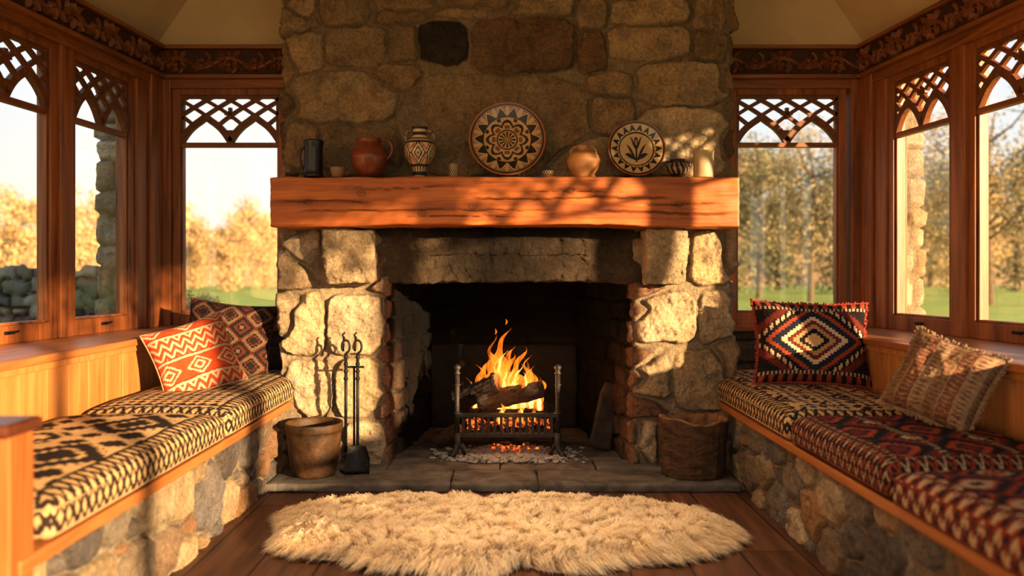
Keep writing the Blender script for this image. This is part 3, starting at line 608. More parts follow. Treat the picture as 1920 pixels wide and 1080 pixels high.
ang=-1.5+fbm(P3(p[:,0]*2.2,p[:,1]*2.2,0),3)*2.6+(_h(g[:,0],g[:,1],g[:,0]*0,4)-.5)*1.5; dr=np.stack([np.cos(ang),np.sin(ang)],1)
out=np.stack([np.cos(th),np.sin(th)],1); ew=np.clip((rn-.84)/.16,0,1)[:,None]; dr=dr*(1-ew)+out*ew*1.1
big=fbm(P3(p[:,0]*4.5,p[:,1]*7,0),7)
root=np.concatenate([p+RC,(.014+.044*np.sqrt(np.clip(1-rn**5,0,1))+.024*big*(1-rn**4))[:,None]],1); root[:,2]=np.maximum(root[:,2],.012)
Lh=rg.uniform(.03,.06,n)[:,None]; hump=(_h(g[:,0],g[:,1],g[:,0]*0,8)-.4)*.024; Lz=((rg.uniform(.022,.046,n)+hump)*(1-.5*ew[:,0]))[:,None]
tip2=(p*.60+cc*.40)+RC+dr*Lh+rg.normal(0,.007,(n,2)); tip=np.concatenate([tip2,root[:,2:3]+np.maximum(Lz,.004)-.03*ew],1); tip[:,2]=np.maximum(tip[:,2],.004)
wa=rg.uniform(0,math.pi*2,n); wv=np.stack([np.cos(wa),np.sin(wa),np.zeros(n)],1)
ctrl=root+np.array([0,0,1])*np.maximum(Lz,.01)*1.4+rg.normal(0,.010,(n,3)); VV=[]
for t,wd in ((0,.0014),(.35,.0015),(.7,.0012),(1,.0003)):
    q=root*(1-t)**2+ctrl*2*t*(1-t)+tip*t*t; VV+=[q-wv*wd,q+wv*wd]
V=np.stack(VV,1).reshape(-1,3); i=np.arange(n)[:,None]*8; FF=np.concatenate([np.concatenate([i+a,i+a+1,i+a+3,i+a+2],1) for a in (0,2,4)])
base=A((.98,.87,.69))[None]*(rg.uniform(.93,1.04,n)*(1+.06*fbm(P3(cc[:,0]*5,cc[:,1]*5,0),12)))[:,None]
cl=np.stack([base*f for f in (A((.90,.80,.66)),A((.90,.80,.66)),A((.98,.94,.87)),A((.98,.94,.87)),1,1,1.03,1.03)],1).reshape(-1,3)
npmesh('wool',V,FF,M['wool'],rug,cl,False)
tt=np.linspace(0,2*math.pi,193)[:-1]; m=MB(); m.prism([(RC[0]+math.cos(a)*rrad(a)*.96,RC[1]+math.sin(a)*rrad(a)*.96) for a in tt],.002,.014)
m.build('hide',M['hide'],rug)
# ------------------------------------------------------------------ pottery
def smoothprof(pr,n):
    P=np.array(pr,float); s=np.concatenate([[0],np.cumsum(np.hypot(*(P[1:]-P[:-1]).T))]); t=np.linspace(0,s[-1],n)
    r=np.interp(t,s,P[:,0]);z=np.interp(t,s,P[:,1])
    for _ in range(2): r[1:-1]=(r[:-2]+2*r[1:-1]+r[2:])/4; z[1:-1]=(z[:-2]+2*z[1:-1]+z[2:])/4
    return r,z,t/s[-1]
def lathe(name,pr,colfn,mat,parent,loc=(0,0,0),seg=96,n=70,xf=None):
    r,z,t=smoothprof(pr,n); a=np.linspace(0,2*math.pi,seg+1)[:-1]; Rr,AA=np.meshgrid(r,a,indexing='ij');Zz,_=np.meshgrid(z,a,indexing='ij');T,_=np.meshgrid(t,a,indexing='ij')
    V=np.stack([Rr*np.cos(AA),Rr*np.sin(AA),Zz],2).reshape(-1,3); col=colfn(AA.ravel(),Zz.ravel(),Rr.ravel(),T.ravel())
    i=(np.arange(n-1)[:,None]*seg+np.arange(seg)[None]); j=(np.arange(n-1)[:,None]*seg+(np.arange(seg)[None]+1)%seg)
    FF=np.stack([i,j,j+seg,i+seg],2).reshape(-1,4)
    if xf is not None: V=(np.array(xf.to_3x3())@V.T).T
    return npmesh(name,V+np.array(loc),FF,mat,parent,col)
def flat(c): return lambda a,z,r,t: np.ones((len(a),3))*A(c)
MT=1.664; MY=4.41
def pot(name,label,cat,px,pr,colfn,mat,handles=(),hr=.008,hcol=None,dy=0,seg=96):
    X=PX(px,MY+dy); t=thing(name,label,cat,(X,MY+dy,MT))
    lathe('body',pr,colfn,mat,t,(X,MY+dy,MT),seg)
    for hp in handles:
        m=MB(); P=[Vector(q) for q in hp]; pts=[]
        for i in range(17):
            u=i/16; pts.append(P[0]*(1-u)**3+P[1]*3*u*(1-u)**2+P[2]*3*u*u*(1-u)+P[3]*u**3)
        m.tube([q+Vector((X,MY+dy,MT)) for q in pts],hr,8); m.build('handle',hcol,t,0,True)
    return t
hb=nmat('dark_glaze',(.01,.01,.014),(.03,.03,.04),(20,20,20),.25,.1); ht=nmat('red_brown_glaze',(.14,.04,.018),(.22,.065,.025),(20,20,20),.3,.1); hc=nmat('painted_handle',(.04,.03,.03),(.3,.22,.13),(60,20,60),.35,.1,lo=.45,hi=.55); hterra=nmat('terracotta_handle',(.42,.20,.09),(.55,.29,.13),(20,20,20),.6,.1)
pot('tankard','tall dark glazed tankard at the left end of the mantel','tankard',588,[(0,0),(.055,0),(.058,.01),(.05,.03),(.05,.17),(.055,.19),(.057,.212),(.05,.212),(.045,.19),(.043,.03),(0,.02)],flat((.012,.012,.02)),M['glaze'],[((-.05,0,.17),(-.085,0,.17),(-.085,0,.06),(-.05,0,.06))],.007,hb)
pot('dish','tiny dark dish left of the tankard on the mantel end','dish',547,[(0,0),(.03,0),(.04,.02),(.038,.028),(.03,.018),(0,.01)],flat((.05,.03,.02)),M['glaze'],dy=-.03)
pot('cup','small brown clay cup between tankard and red-brown jug','cup',633,[(0,0),(.028,0),(.036,.02),(.042,.056),(.038,.056),(.03,.02),(0,.012)],flat((.28,.17,.09)),M['matte_clay'],dy=-.03)
pot('jug','round glossy red-brown glazed jug with one handle','jug',692,[(0,0),(.055,0),(.06,.008),(.09,.06),(.102,.115),(.09,.16),(.066,.185),(.062,.2),(.073,.222),(.066,.222),(.055,.2),(.06,.18),(.08,.15),(.09,.1),(.05,.02),(0,.015)],
    lambda a,z,r,t: A((.19,.048,.02))[None]*(1+.3*np.sin(z*120)*.15+.25*fbm(P3(a*2,z*20,0),3))[:,None]*np.where(z<.02,.6,1)[:,None],M['glaze'],[((.06,0,.205),(.13,0,.235),(.155,0,.14),(.09,0,.10))],.009,ht)
def vasecol(a,z,r,t):
    c=np.ones((len(a),3))*A(CR)*1.08; q=a/(2*math.pi)*6
    bel=(z>.07)&(z<.19); fl=(stp(tri(q),30)+np.abs(z-.13)*14); c=pick(bel&(((fl>.35)&(fl<.55))|((fl>.8)&(fl<1.0))|(fl<.15)),A(BLK),c)
    c=pick(bel&(fl>1.15)&(fl<1.35),A((.35,.1,.04)),c)
    for zz,w in ((.02,.012),(.065,.006),(.195,.006),(.215,.005),(.245,.012),(.275,.01)): c=pick(np.abs(z-zz)<w,A(BLK),c)
    c=pick((z>.03)&(z<.06)&(tri(q*3)>.55),A(BLK),c); return c
pot('amphora','cream and black painted amphora vase with two handles','vase',787,[(0,0),(.043,0),(.046,.012),(.036,.03),(.045,.06),(.082,.12),(.088,.16),(.075,.2),(.042,.225),(.035,.25),(.044,.278),(.05,.285),(.042,.285),(.03,.25),(.035,.22),(0,.2)],vasecol,M['glaze'],
    [((-.036,0,.262),(-.085,0,.27),(-.085,0,.22),(-.07,0,.195)),((.036,0,.262),(.085,0,.27),(.085,0,.22),(.07,0,.195))],.008,hc,seg=160)
def spk(a,z,r,t): return pick(((np.floor(a*5)+np.floor(z*90))%2)<1,A((.05,.03,.02)),A((.4,.3,.18)))
pot('cup','tiny speckled cup between the amphora and the large plate','cup',851,[(0,0),(.026,0),(.03,.02),(.027,.04),(.031,.075),(.026,.075),(.02,.03),(0,.01)],spk,M['glaze'],dy=-.03)
pot('bowl','tiny dark bowl beside the large plate','bowl',1027,[(0,0),(.022,0),(.035,.02),(.032,.038),(.027,.033),(.02,.01),(0,.008)],spk,M['glaze'],dy=-.03)
pot('vase','small orange terracotta vase with narrow neck','vase',1094,[(0,0),(.045,0),(.05,.006),(.082,.055),(.094,.095),(.08,.13),(.045,.148),(.03,.156),(.03,.17),(.04,.182),(.034,.182),(.022,.165),(.03,.145),(0,.12)],
    lambda a,z,r,t: A((.52,.27,.12))[None]*(1+.25*fbm(P3(a*1.5,z*18,0),5))[:,None],M['matte_clay'],[((.035,0,.172),(.06,0,.175),(.075,0,.15),(.068,0,.135)),((-.035,0,.172),(-.06,0,.175),(-.075,0,.15),(-.068,0,.135))],.006,hterra)
pot('pot','small dark patterned pot with two ear handles','pot',1271,[(0,0),(.032,0),(.035,.006),(.058,.035),(.062,.055),(.045,.08),(.035,.088),(.044,.104),(.038,.104),(.028,.088),(0,.07)],
    lambda a,z,r,t: pick((tri(a*1.9+z*10)<.35)&(z>.02)&(z<.085),A((.42,.3,.17)),A((.03,.02,.02))),M['glaze'],[((-.036,0,.09),(-.07,0,.1),(-.075,0,.07),(-.058,0,.06)),((.036,0,.09),(.07,0,.1),(.075,0,.07),(.058,0,.06))],.005,hb)
t=thing('beaker','plain pale metal beaker at the right end of the mantel','beaker',(PX(1319,MY),MY,MT))
m=MB(); m.lathe([(.056,0),(.058,.004),(.055,.012),(.055,.14),(.059,.146),(.059,.15),(.052,.15),(.05,.02),(.001,.015)],48,(PX(1319,MY),MY,MT)); m.build('body',nmat('pale_pewter',(.38,.29,.17),(.55,.43,.27),(10,10,10),.5,.1,.0),t,0,True)
def platecol1(Rd):
    def f(a,z,r,t):
        q=r/Rd; c=np.ones((len(a),3))*A((.52,.35,.18)); k=a/(2*math.pi)
        c=pick(q>.95,A((.35,.13,.05)),c); c=pick((q>.90)&(q<=.95),A(BLK),c)
        # broad painted border: triangles and leaves, dark on tan
        zz=(q-.64)/.24; band=(q>.64)&(q<.88); tw=tri(k*14)
        c=pick(band&(zz<tw-.12),A(BLK),c); c=pick(band&(zz>tw+.14)&(tri(k*14+.5)<.72),A((.20,.09,.05)),c); c=pick(band&(zz>tw+.30)&(zz<tw+.42),A((.52,.35,.18)),c)
        c=pick(((q>.61)&(q<.645))|((q>.875)&(q<.895)),A(BLK),c)
        # flower: eight scalloped petals outlined dark with a filled heart
        co=np.abs(np.cos(k*2*math.pi*4)); pet=.40+.15*co; c=pick((q<pet)&(q>pet-.075),A(BLK),c)
        c=pick((q>.30)&(q<.40)&(co>.72),A((.22,.09,.045)),c); c=pick((q>.52)&(q<.60)&(co<.35),A(BLK),c)
        c=pick((q<.27)&(q>.235),A(BLK),c); c=pick((q<.21)&(tri(k*12)>.45),A(BLK),c); c=pick(q<.05,A((.35,.2,.09)),c); return c
    return f
def platecol2(Rd):
    def f(a,z,r,t):
        q=r/Rd; k=a/(2*math.pi); x=r*np.cos(a)/Rd;y=r*np.sin(a)/Rd; c=np.ones((len(a),3))*A((.54,.39,.22))
        c=pick(q>.95,A((.3,.12,.05)),c); c=pick((q>.9)&(q<=.95),A(BLK),c)
        zz=(q-.62)/.26; tw=tri(k*18); c=pick((q>.62)&(q<.88)&(zz<tw)&(zz>tw*.25),A(BLK),c); c=pick((q>.57)&(q<.61),A(BLK),c)
        c=pick((np.abs(x)<.03)&(y>-.46)&(y<.1),A(BLK),c)
        for s in (-1,1):
            u=s*x
            for b0,k1,ln in ((-.40,1.6,.34),(-.40,.75,.40),(-.05,2.2,.2)):
                cur=b0+u*k1*1.3-u*u*1.0; wdt=.085*np.clip(np.sin(np.clip(u/ln,0,1)*math.pi),0,1); c=pick((u>0)&(u<ln)&(np.abs(y-cur)<wdt),A(BLK),c)
        c=pick(((x/.07)**2+((y-.25)/.2)**2)<1,A(BLK),c); c=pick(((x/.03)**2+((y-.25)/.11)**2)<1,A((.54,.39,.22)),c)
        return c
    return f
def plate(px,py,Rd,cf,label,slabel):
    d=4.50; X=PX(px,d); Z=PZ(py,d); xf=Matrix.Rotation(math.radians(90-11),4,'X')
    t=thing('plate',label,'plate',(X,d,Z-Rd))
    pr=[(0.0005,.0),(Rd*.55,.0),(Rd*.62,.008),(Rd*.97,.026),(Rd,.027),(Rd*.99,.021),(Rd*.6,-.004),(Rd*.5,-.010),(0.0005,-.010)]
    lathe('dish',pr,cf,M['glaze'],t,(X,d,Z),seg=400,n=170,xf=xf)
    s=thing('plate_stand',slabel,'stand',(X,d,MT)); m=MB()
    for sx in (-1,1):
        x=X+sx*Rd*.38
        m.tube([(x,d-.075,MT+.03),(x,d-.078,MT+.012),(x,d-.07,MT+.004),(x,d-.02,MT+.004),(x*.6+X*.4,d+.05,MT+.004),(x*.6+X*.4,d+.055,MT+.12)],.003,6)
    m.tube([(X-Rd*.38,d-.01,MT+.004),(X+Rd*.38,d-.01,MT+.004)],.003,6); m.build('wire_frame',M['iron'],s,0,True)
plate(951,262,.218,platecol1(.218),'large round plate painted with a dark flower and zigzag border','thin wire stand holding the large flower painted plate')
plate(1193,280,.164,platecol2(.164),'smaller cream plate painted with a black plant motif','thin wire stand holding the plant motif plate')
# ------------------------------------------------------------------ hearth things
HT=.045
X=PX(589,4.32); t=thing('bucket','brown metal bucket with rolled rim on the left of the hearth','bucket',(X,4.32,HT))
lathe('body',[(0,0),(.110,0),(.116,.01),(.132,.10),(.145,.2),(.146,.235),(.153,.245),(.156,.26),(.153,.275),(.157,.29),(.150,.295),(.142,.285),(.136,.24),(.11,.03),(0,.02)],
  lambda a,z,r,t: A((.070,.037,.016))[None]*(1+.9*fbm(P3(a*2,z*9,0),2,5))[:,None]*np.where(np.abs(z-.24)<.006,.5,1)[:,None],cmat('bucket_copper',.5,.6,40,.004,.5,22,.3),t,(X,4.32,HT))
X=PX(664,4.40);Y=4.40
t=thing('fire_tool_stand','black iron stand with looped top holding fire tools beside the left jamb','tool stand',(X,Y,HT))
m=MB(); m.lathe([(.075,0),(.078,.006),(.07,.014),(.02,.02),(.012,.03)],32,(X,Y,HT)); m.build('base',M['iron'],t,0,True)
m=MB(); m.tube([(X,Y,HT+.02),(X,Y,.62)],.006,8); m.build('pole',M['iron'],t,0,True)
m=MB(); m.bar((X-.055,Y,.62),(X+.055,Y,.62),.012,.008); m.build('hook_rail',M['iron'],t,.002)
def tool(name,label,x,kind):
    t=thing(name,label,'fire tool',(x,Y-.03,HT)); y=Y-.03
    m=MB(); m.tube([(x,y,.16),(x,y,.70)],.0085,8)
    for z in (.56,.60,.64,.68): m.lump((x,y,z),.013,int(z*100),(1,1,1),.0)
    m.build('shaft',M['iron'],t,0,True)
    m=MB(); m.tube([(x+.022*math.sin(a)*(1.0),y,.735-.035*math.cos(a)) for a in [i/16*2*math.pi for i in range(15)]]+[(x-.01,y,.79)],.0065,8); m.tube([(x-.008,y,.772),(x-.018,y,.80),(x-.005,y,.812)],.006,6); m.build('handle',M['iron'],t,0,True)
    m=MB()
    if kind=='shovel':
        n=10; V=[];Fc=[]
        for j in range(n+1):
            for i in range(n+1):
                u=i/n;v=j/n; w=.085+.05*min(1,v*2.2); xx=x+.01+(u-.5)*w; curve=.022*(2*u-1)**2
                V.append((xx,y-.03-v*.03-curve*.8,.20-v*.145))
        k=len(V); V+= [(a,b+.004,c) for a,b,c in V]
        for j in range(n):
            for i in range(n):
                q=j*(n+1)+i; Fc.append((q,q+1,q+n+2,q+n+1)); Fc.append((q+k,q+k+n+1,q+k+n+2,q+k+1))
        for i in range(n): Fc+=[(i,i+k,i+1+k,i+1),(n*(n+1)+i,n*(n+1)+i+1,n*(n+1)+i+1+k,n*(n+1)+i+k)]
        m.add(V,Fc); m.tube([(x,y,.18),(x+.005,y-.025,.17)],.006,8); m.build('blade',M['iron'],t,0,True)
    else:
        m.tube([(x,y,.17),(x,y,.08)],[.0085,.004],8); m.tube([(x,y,.15),(x-.02,y,.13),(x-.028,y,.15)],[.007,.005,.002],8); m.build('hook_tip',M['iron'],t,0,True)
tool('hearth_shovel','black iron hearth shovel hanging on the tool stand',X+.025,'shovel')
tool('poker','long black iron poker hanging left of the shovel',X-.04,'poker')
X=PX(1300,4.33); Yl=4.33
t=thing('log_bucket','hollowed dark bark log used as a bucket on the right of the hearth','log bucket',(X,Yl,HT))
def ringmesh(name,prof,mat,wob_,sdv,seg=110):
    V=[];n=len(prof)
    a=np.linspace(0,2*math.pi,seg+1)[:-1]
    for r,z,rim in prof:
        q=np.stack([np.cos(a)*1.3,np.sin(a)*1.3,np.full(seg,z*1.5)],1); rr=r*(1+wob_*fbm(q,sdv,3)+.08*fbm(q*np.array([6,6,1.5]),sdv+1,3)); zz=z+rim*(.010*np.sin(a*2+1)+.006*np.sin(a*5)+.008*fbm(q*4,sdv+2))
        V.append(np.stack([X+rr*np.cos(a),Yl+rr*np.sin(a)*.9,HT+zz],1))
    V=np.concatenate(V); i=(np.arange(n-1)[:,None]*seg+np.arange(seg)[None]); j=(np.arange(n-1)[:,None]*seg+(np.arange(seg)[None]+1)%seg)
    return npmesh(name,V,np.stack([i,j,j+seg,i+seg],2).reshape(-1,4),mat,t)
ringmesh('bark_shell',[(.001,0,0),(.165,0,0)]+[(.168+.020*(z/.3),z,z/.3) for z in np.linspace(.01,.30,28)]+[(.186,.306,1)],M['bark'],.06,3)
ringmesh('hollow',[(.186,.306,1),(.176,.311,1),(.150,.308,1),(.140,.28,1),(.13,.15,.3),(.12,.06,0),(.001,.05,0)],M['hollow'],.06,3)
def gx(p): return PX(p,4.73)
t=thing('fire_grate','dark cast iron fire grate with upright finial posts and barred basket','fire grate',(gx(951),4.85,HT))
for px in (857,1046):
    x=gx(px); s=-1 if px<900 else 1
    m=MB(); m.tube([(x,4.73,.16),(x,4.73,.54)],.015,8); m.lathe([(.001,0),(.018,.003),(.021,.012),(.013,.02),(.015,.03),(.023,.042),(.016,.057),(.001,.064)],16,(x,4.73,.535))
    m.lathe([(.012,0),(.024,.006),(.012,.012)],12,(x,4.73,.47)); m.lathe([(.012,0),(.026,.008),(.012,.016)],12,(x,4.73,.30)); m.build('post',M['grate'],t,0,True)
    m=MB(); m.tube([(x,4.73,.19),(x-s*.004,4.72,.13),(x+s*.008,4.71,.09),(x+s*.026,4.69,.064),(x+s*.034,4.68,.060)],[.026,.020,.018,.018,.019],8); m.tube([(x,4.73,.15),(x-s*.03,4.73,.10),(x-s*.045,4.73,.060)],[.014,.010,.011],8)
    m.build('foot',M['grate'],t,0,True)
    m=MB(); m.tube([(x,4.73,.19),(x,5.10,.19),(x,5.12,.12),(x,5.12,.058)],.011,8); m.tube([(x,4.73,.29),(x,5.1,.29),(x,5.1,.19)],.009,8); m.build('side_rail',M['grate'],t,0,True)
m=MB(); xa,xb=gx(857),gx(1046)
m.box(xa,xb,4.716,4.746,.284,.308); m.box(xa,xb,4.714,4.748,.166,.190)
for i in range(1,16): xx=xa+(xb-xa)*i/16; m.box(xx-.0085,xx+.0085,4.718,4.742,.185,.29)
m.build('front_bars',M['grate'],t,.002)
m=MB()
for i in range(1,11): xx=xa+(xb-xa)*i/11; m.box(xx-.008,xx+.008,4.742,5.1,.176,.192)
m.box(xa,xb,5.09,5.105,.17,.30); m.build('floor_bars',M['grate'],t,.002)
def log(name,label,p0,p1,r,mat,sd,endmat=None):
    t=thing(name,label,'log',tuple(p0)); p0=np.array(p0);p1=np.array(p1);d=p1-p0;L=np.linalg.norm(d);d/=L;a=np.cross(d,[0,0,1.]);a/=np.linalg.norm(a);b=np.cross(a,d)
    n=36;seg=40;V=[]
    for i in range(n):
        u=i/(n-1);q=np.linspace(0,2*math.pi,seg+1)[:-1]; pt=np.stack([np.cos(q)*1.2,np.sin(q)*1.2,np.full(seg,u*L*9)],1); rr=r*(1+.26*fbm(pt,sd,3)+.20*fbm(pt*np.array([5,5,2.5]),sd+2))*(.9 if i in(0,n-1) else 1)
        V.append(p0+d*L*u+np.outer(np.cos(q)*rr,a)+np.outer(np.sin(q)*rr,b))
    m=MB(); V=np.concatenate(V); Fc=[(i*seg+k,i*seg+(k+1)%seg,(i+1)*seg+(k+1)%seg,(i+1)*seg+k) for i in range(n-1) for k in range(seg)]; m.add(V,Fc); m.build('bark',mat,t,0,False)
    m=MB(); m.add(V[:seg],[tuple(range(seg))[::-1]]); m.build('cut_end',endmat or mat,t)
    m=MB(); m.add(V[-seg:],[tuple(range(seg))]); m.build('cut_end',endmat or mat,t)
burnt=nmat('burnt_end_grain',(.02,.012,.008),(.16,.08,.04),(35,35,35),.9,.5)
log('firewood_log','charred log tilted on the left side of the fire grate',(-.30,4.98,.345),(-.03,4.86,.47),.062,M['char'],1,burnt)
log('firewood_log','charred log lying across the front right of the grate',(-.16,4.82,.345),(.24,4.88,.435),.052,M['char'],2,burnt)
log('firewood_log','dark back log half hidden behind the flames',(-.24,5.02,.262),(.28,5.03,.265),.058,M['char'],3,burnt)
log('firewood_log','short pale split log on the hearth left of grate',(-.42,4.98,.085),(-.27,4.86,.19),.038,M['bark'],4,M['cutwood'])
V,Fc=rbox((.15,.05,.42),.02,.015); z=(V[:,2]+.21)/.42; V[:,0]*=1-.6*np.clip(z,0,1)**1.5; V=noisy(V,.02,8,4)
Mx=Matrix.Rotation(math.radians(10),3,'Y')@Matrix.Rotation(math.radians(-8),3,'X'); V=(np.array(Mx)@V.T).T+np.array([PX(1133,4.92),4.92,.265])
tag(npmesh('slate_slab',V,Fc,nmat('brown_slab_stone',(.02,.014,.01),(.06,.042,.028),(14,14,14),.9,.6)),'dark pointed stone slab leaning inside right of the firebox','stone slab')
m=MB(); rs=random.Random(2)
for k in range(90): m.lump((rs.uniform(-.22,.27),rs.uniform(4.77,5.07),.205+rs.uniform(0,.03)),rs.uniform(.012,.026),k,(1,1,.7),.35)
for k in range(22): m.lump((rs.gauss(.03,.07),rs.uniform(4.80,5.0),.068),rs.uniform(.01,.018),k,(1,1,.7),.35)
tag(m.build('embers',M['ember'],None,0,True),'glowing orange embers in and beneath the grate','embers',None,'stuff')
m=MB()
for k in range(1500):
    x=rs.gauss(.03,.19);y=rs.gauss(4.76,.11)
    if y<4.56 or abs(x-.03)>.48: continue
    m.lump((x,y,HT+.004+rs.uniform(0,.010)),rs.choice((.004,.006,.008,.011,.016)),k,(1.2,1,.6),.5)
m.lump((.03,4.86,HT),.25,5,(1.2,.8,.06),.2)
tag(m.build('ash',M['ash'],None,0,False),'pale grey ash and cinders scattered under the grate','ash',None,'stuff')
t=thing('fire','bright orange flames rising from the burning logs','fire',(.02,4.93,.28))
def flame(x,y,z0,h,w,sway,sd,mat,name):
    rs=random.Random(sd); ph=rs.uniform(0,6); n=34; pts=[];r=[]
    for i in range(n):
        u=i/(n-1); a=sway*u**1.4+.14*h*math.sin(u*7+ph)*u*.8+.04*h*math.sin(u*17+ph*3)*u; pts.append((x+a,y+.05*h*math.sin(u*5+ph*2)*u,z0+h*u))
        r.append(max(.0006,w*(math.sin(math.pi*min(1,(u*.88+.14))**.8))**.9*(1-u*.5)*(1+.34*math.sin(u*15+ph)*u)))
    m=MB(); m.tube(pts,r,14,True,.6); m.build(name,mat,t,0,True)
FL=[(-.03,4.93,.30,.50,.070,.01,1),(.0,4.96,.3,.46,.055,-.06,2),(-.10,4.94,.30,.32,.05,-.04,3),(.06,4.94,.30,.38,.06,.03,4),(.12,4.96,.30,.31,.05,.04,5),(.17,4.95,.30,.26,.045,.04,6),(-.14,4.95,.30,.27,.045,-.04,7),(.03,4.95,.30,.34,.07,-.01,8),(.22,4.93,.29,.21,.04,.01,9),(-.05,4.95,.30,.40,.055,.05,10),(.10,4.80,.24,.12,.03,0,11),(-.02,4.79,.23,.13,.03,.01,12),(.18,4.81,.24,.10,.025,0,13),(.0,4.99,.3,.38,.09,.03,14),(.10,4.99,.3,.28,.08,-.02,15),(.01,4.86,.40,.20,.030,-.03,16),(.12,4.84,.40,.13,.025,.02,17),(-.09,4.88,.42,.17,.030,.02,18),(-.18,4.96,.3,.19,.035,-.03,19),(.15,4.99,.3,.33,.035,.02,20),(.20,4.97,.34,.13,.02,.03,21)]
for a in FL:
    flame(*a,M['flame'],'flame'); x,y,z,h,w,s,k=a; flame(x,y,z,h*.72,w*.5,s*.6,k,M['flame_core'],'flame_core')
for (x,y,z) in ((.01,4.95,.82),(-.055,4.93,.76)):
    m=MB(); m.tube([(x,y,z),(x+.008,y,z+.015),(x+.002,y,z+.035)],[.001,.006,.001],8); m.build('spark',M['flame'],t,0,True)
# ------------------------------------------------------------------ outside
rs=random.Random(11)
st=stonefield('dry_stone_wall',[(-12,9.6),(-3.95,8.3),(-3.6,8.9)],-.06,1.22,courses(0,9,-.06,1.25,(.09,.16),(.15,.4),[(.25,.24,.225),(.16,.15,.145),(.36,.34,.31),(.3,.27,.22)],rs,.25),M['stone'],None,.03,relief=.06,mortar=(.03,.027,.022),sd=61,top_irreg=.12)
tag(st,'grey dry stone garden wall outside the left windows','wall')
def leafcloud(blobs,nl,size,cols,sd):
    rg=np.random.default_rng(sd); V=[];cl=[]
    w=np.array([b[3]**2 for b in blobs]); w/=w.sum(); ch=rg.choice(len(blobs),nl,p=w); B=np.array(blobs)
    d=rg.normal(size=(nl,3)); d/=np.linalg.norm(d,axis=1)[:,None]; r=rg.uniform(.1,1.15,nl)**.7
    c=B[ch,:3]+d*(B[ch,3]*r)[:,None]*np.array([1,1,.85]); a=rg.normal(size=(nl,3)); a/=np.linalg.norm(a,axis=1)[:,None]; b=np.cross(a,rg.normal(size=(nl,3))); b/=np.linalg.norm(b,axis=1)[:,None]
    s=(size*rg.uniform(.5,1.3,nl))[:,None]; V=np.stack([c-a*s,c-b*s*.6,c+a*s,c+b*s*.6],1).reshape(-1,3)
    cc=np.array(cols)[rg.integers(0,len(cols),nl)]*rg.uniform(.8,1.2,nl)[:,None]; return V,np.arange(nl*4).reshape(-1,4),np.repeat(cc,4,0)
GOLD=[(.60,.40,.20),(.66,.46,.24),(.52,.34,.17),(.50,.36,.2),(.44,.36,.19)]; BRN=[(.34,.25,.14),(.42,.32,.17),(.30,.25,.15),(.34,.29,.15)]; GRN=[(.15,.17,.085),(.13,.155,.08),(.24,.22,.115),(.30,.25,.135)]
def tree_proto(kind,sd):
    rs=random.Random(sd); cols,nl,h,size=dict(gold=(GOLD,7000,5.5,.085),bare=(BRN,7000,8.5,.07),green=(GRN,9000,7.0,.09),bush=(GOLD,3500,2.4,.06))[kind]
    t=thing('tree','x','tree',(0,0,-.06),world=False); m=MB(); blobs=[]
    tw=.018 if kind=='bare' else .022
    m.tube([(0,0,0),(rs.uniform(-.1,.1),0,h*.3),(rs.uniform(-.3,.3),.1,h*.62),(rs.uniform(-.3,.3),0,h*.93)],[h*tw,h*tw*.8,h*tw*.5,h*.003],8)
    for k in range(16 if kind!='bare' else 26):
        z=h*rs.uniform(.22,.8); a=rs.uniform(0,6.28); L=h*rs.uniform(.14,.28); e=(math.cos(a)*L,math.sin(a)*L,z+L*rs.uniform(.2,.9))
        mid=(e[0]*.5,e[1]*.5,z+(e[2]-z)*.35); m.tube([(0,0,z),mid,e],[h*.007,h*.004,h*.0015],6)
        for j in range(3):
            q=Vector(mid).lerp(Vector(e),rs.uniform(0,1)); m.tube([q,q+Vector((rs.uniform(-1,1),rs.uniform(-1,1),rs.uniform(.1,1)))*h*.1],[h*.0025,h*.001],5)
        blobs.append((*e,h*rs.uniform(.10,.16)))
    if kind in('gold','green','bush'):
        blobs.append((0,0,h*.75,h*.20)); blobs.append((0,0,h*.3,h*.25)); blobs.append((0,0,h*.12,h*.2))
    m.build('trunk',M['trunk'],t); V,Fc,cl=leafcloud(blobs,nl,size,cols,sd); npmesh('foliage',V,Fc,M['leaf_gold'],t,cl,False)
    return t
used={}
def place(kind,x,y,s,label,group):
    if kind not in used: r=tree_proto(kind,len(used)*7+3); used[kind]=r
    else:
        src=used[kind]; r=src.copy(); C.objects.link(r)
        for ch in src.children:
            c=ch.copy(); C.objects.link(c); c.parent=r
    r.location=(x,y,-.06); r.rotation_euler=(0,0,R.uniform(0,6.28)); r.scale=(s,s,s); tag(r,label,'tree',group)
ordn=['first','second','third','fourth','fifth','sixth','seventh','eighth']
nm=dict(gold='golden autumn tree',bare='thin brown tree',green='green bushy tree',bush='low golden shrub')
views=[('through the left side windows',[('gold',46,-.67,1.2),('gold',56,-.615,1.3),('gold',45,-.56,1.1),('gold',57,-.515,1.25),('bush',30,-.63,1.0),('bush',33,-.53,1.0)]),
('through the left back window',[('gold',56,-.435,1.2),('gold',68,-.39,1.25),('gold',58,-.345,1.0),('gold',70,-.30,1.35)]),
('through the right back window',[('green',46,.28,1.2),('bare',40,.32,1.0),('green',62,.345,1.7),('bare',34,.385,.9),('green',50,.42,1.3)]),
('through the right side windows',[('bare',36,.49,1.05),('gold',60,.480,1.35),('green',76,.535,1.8),('gold',45,.575,1.2),('bare',31,.61,.95),('green',57,.645,1.5)])]
for w,l in views:
    cnt={}
    for kind,y,q,s in l:
        i=cnt.get(kind,0);cnt[kind]=i+1; place(kind,q*y,y,s,'%s %s from the left, seen %s'%(ordn[i],nm[kind],w),'trees in the garden')
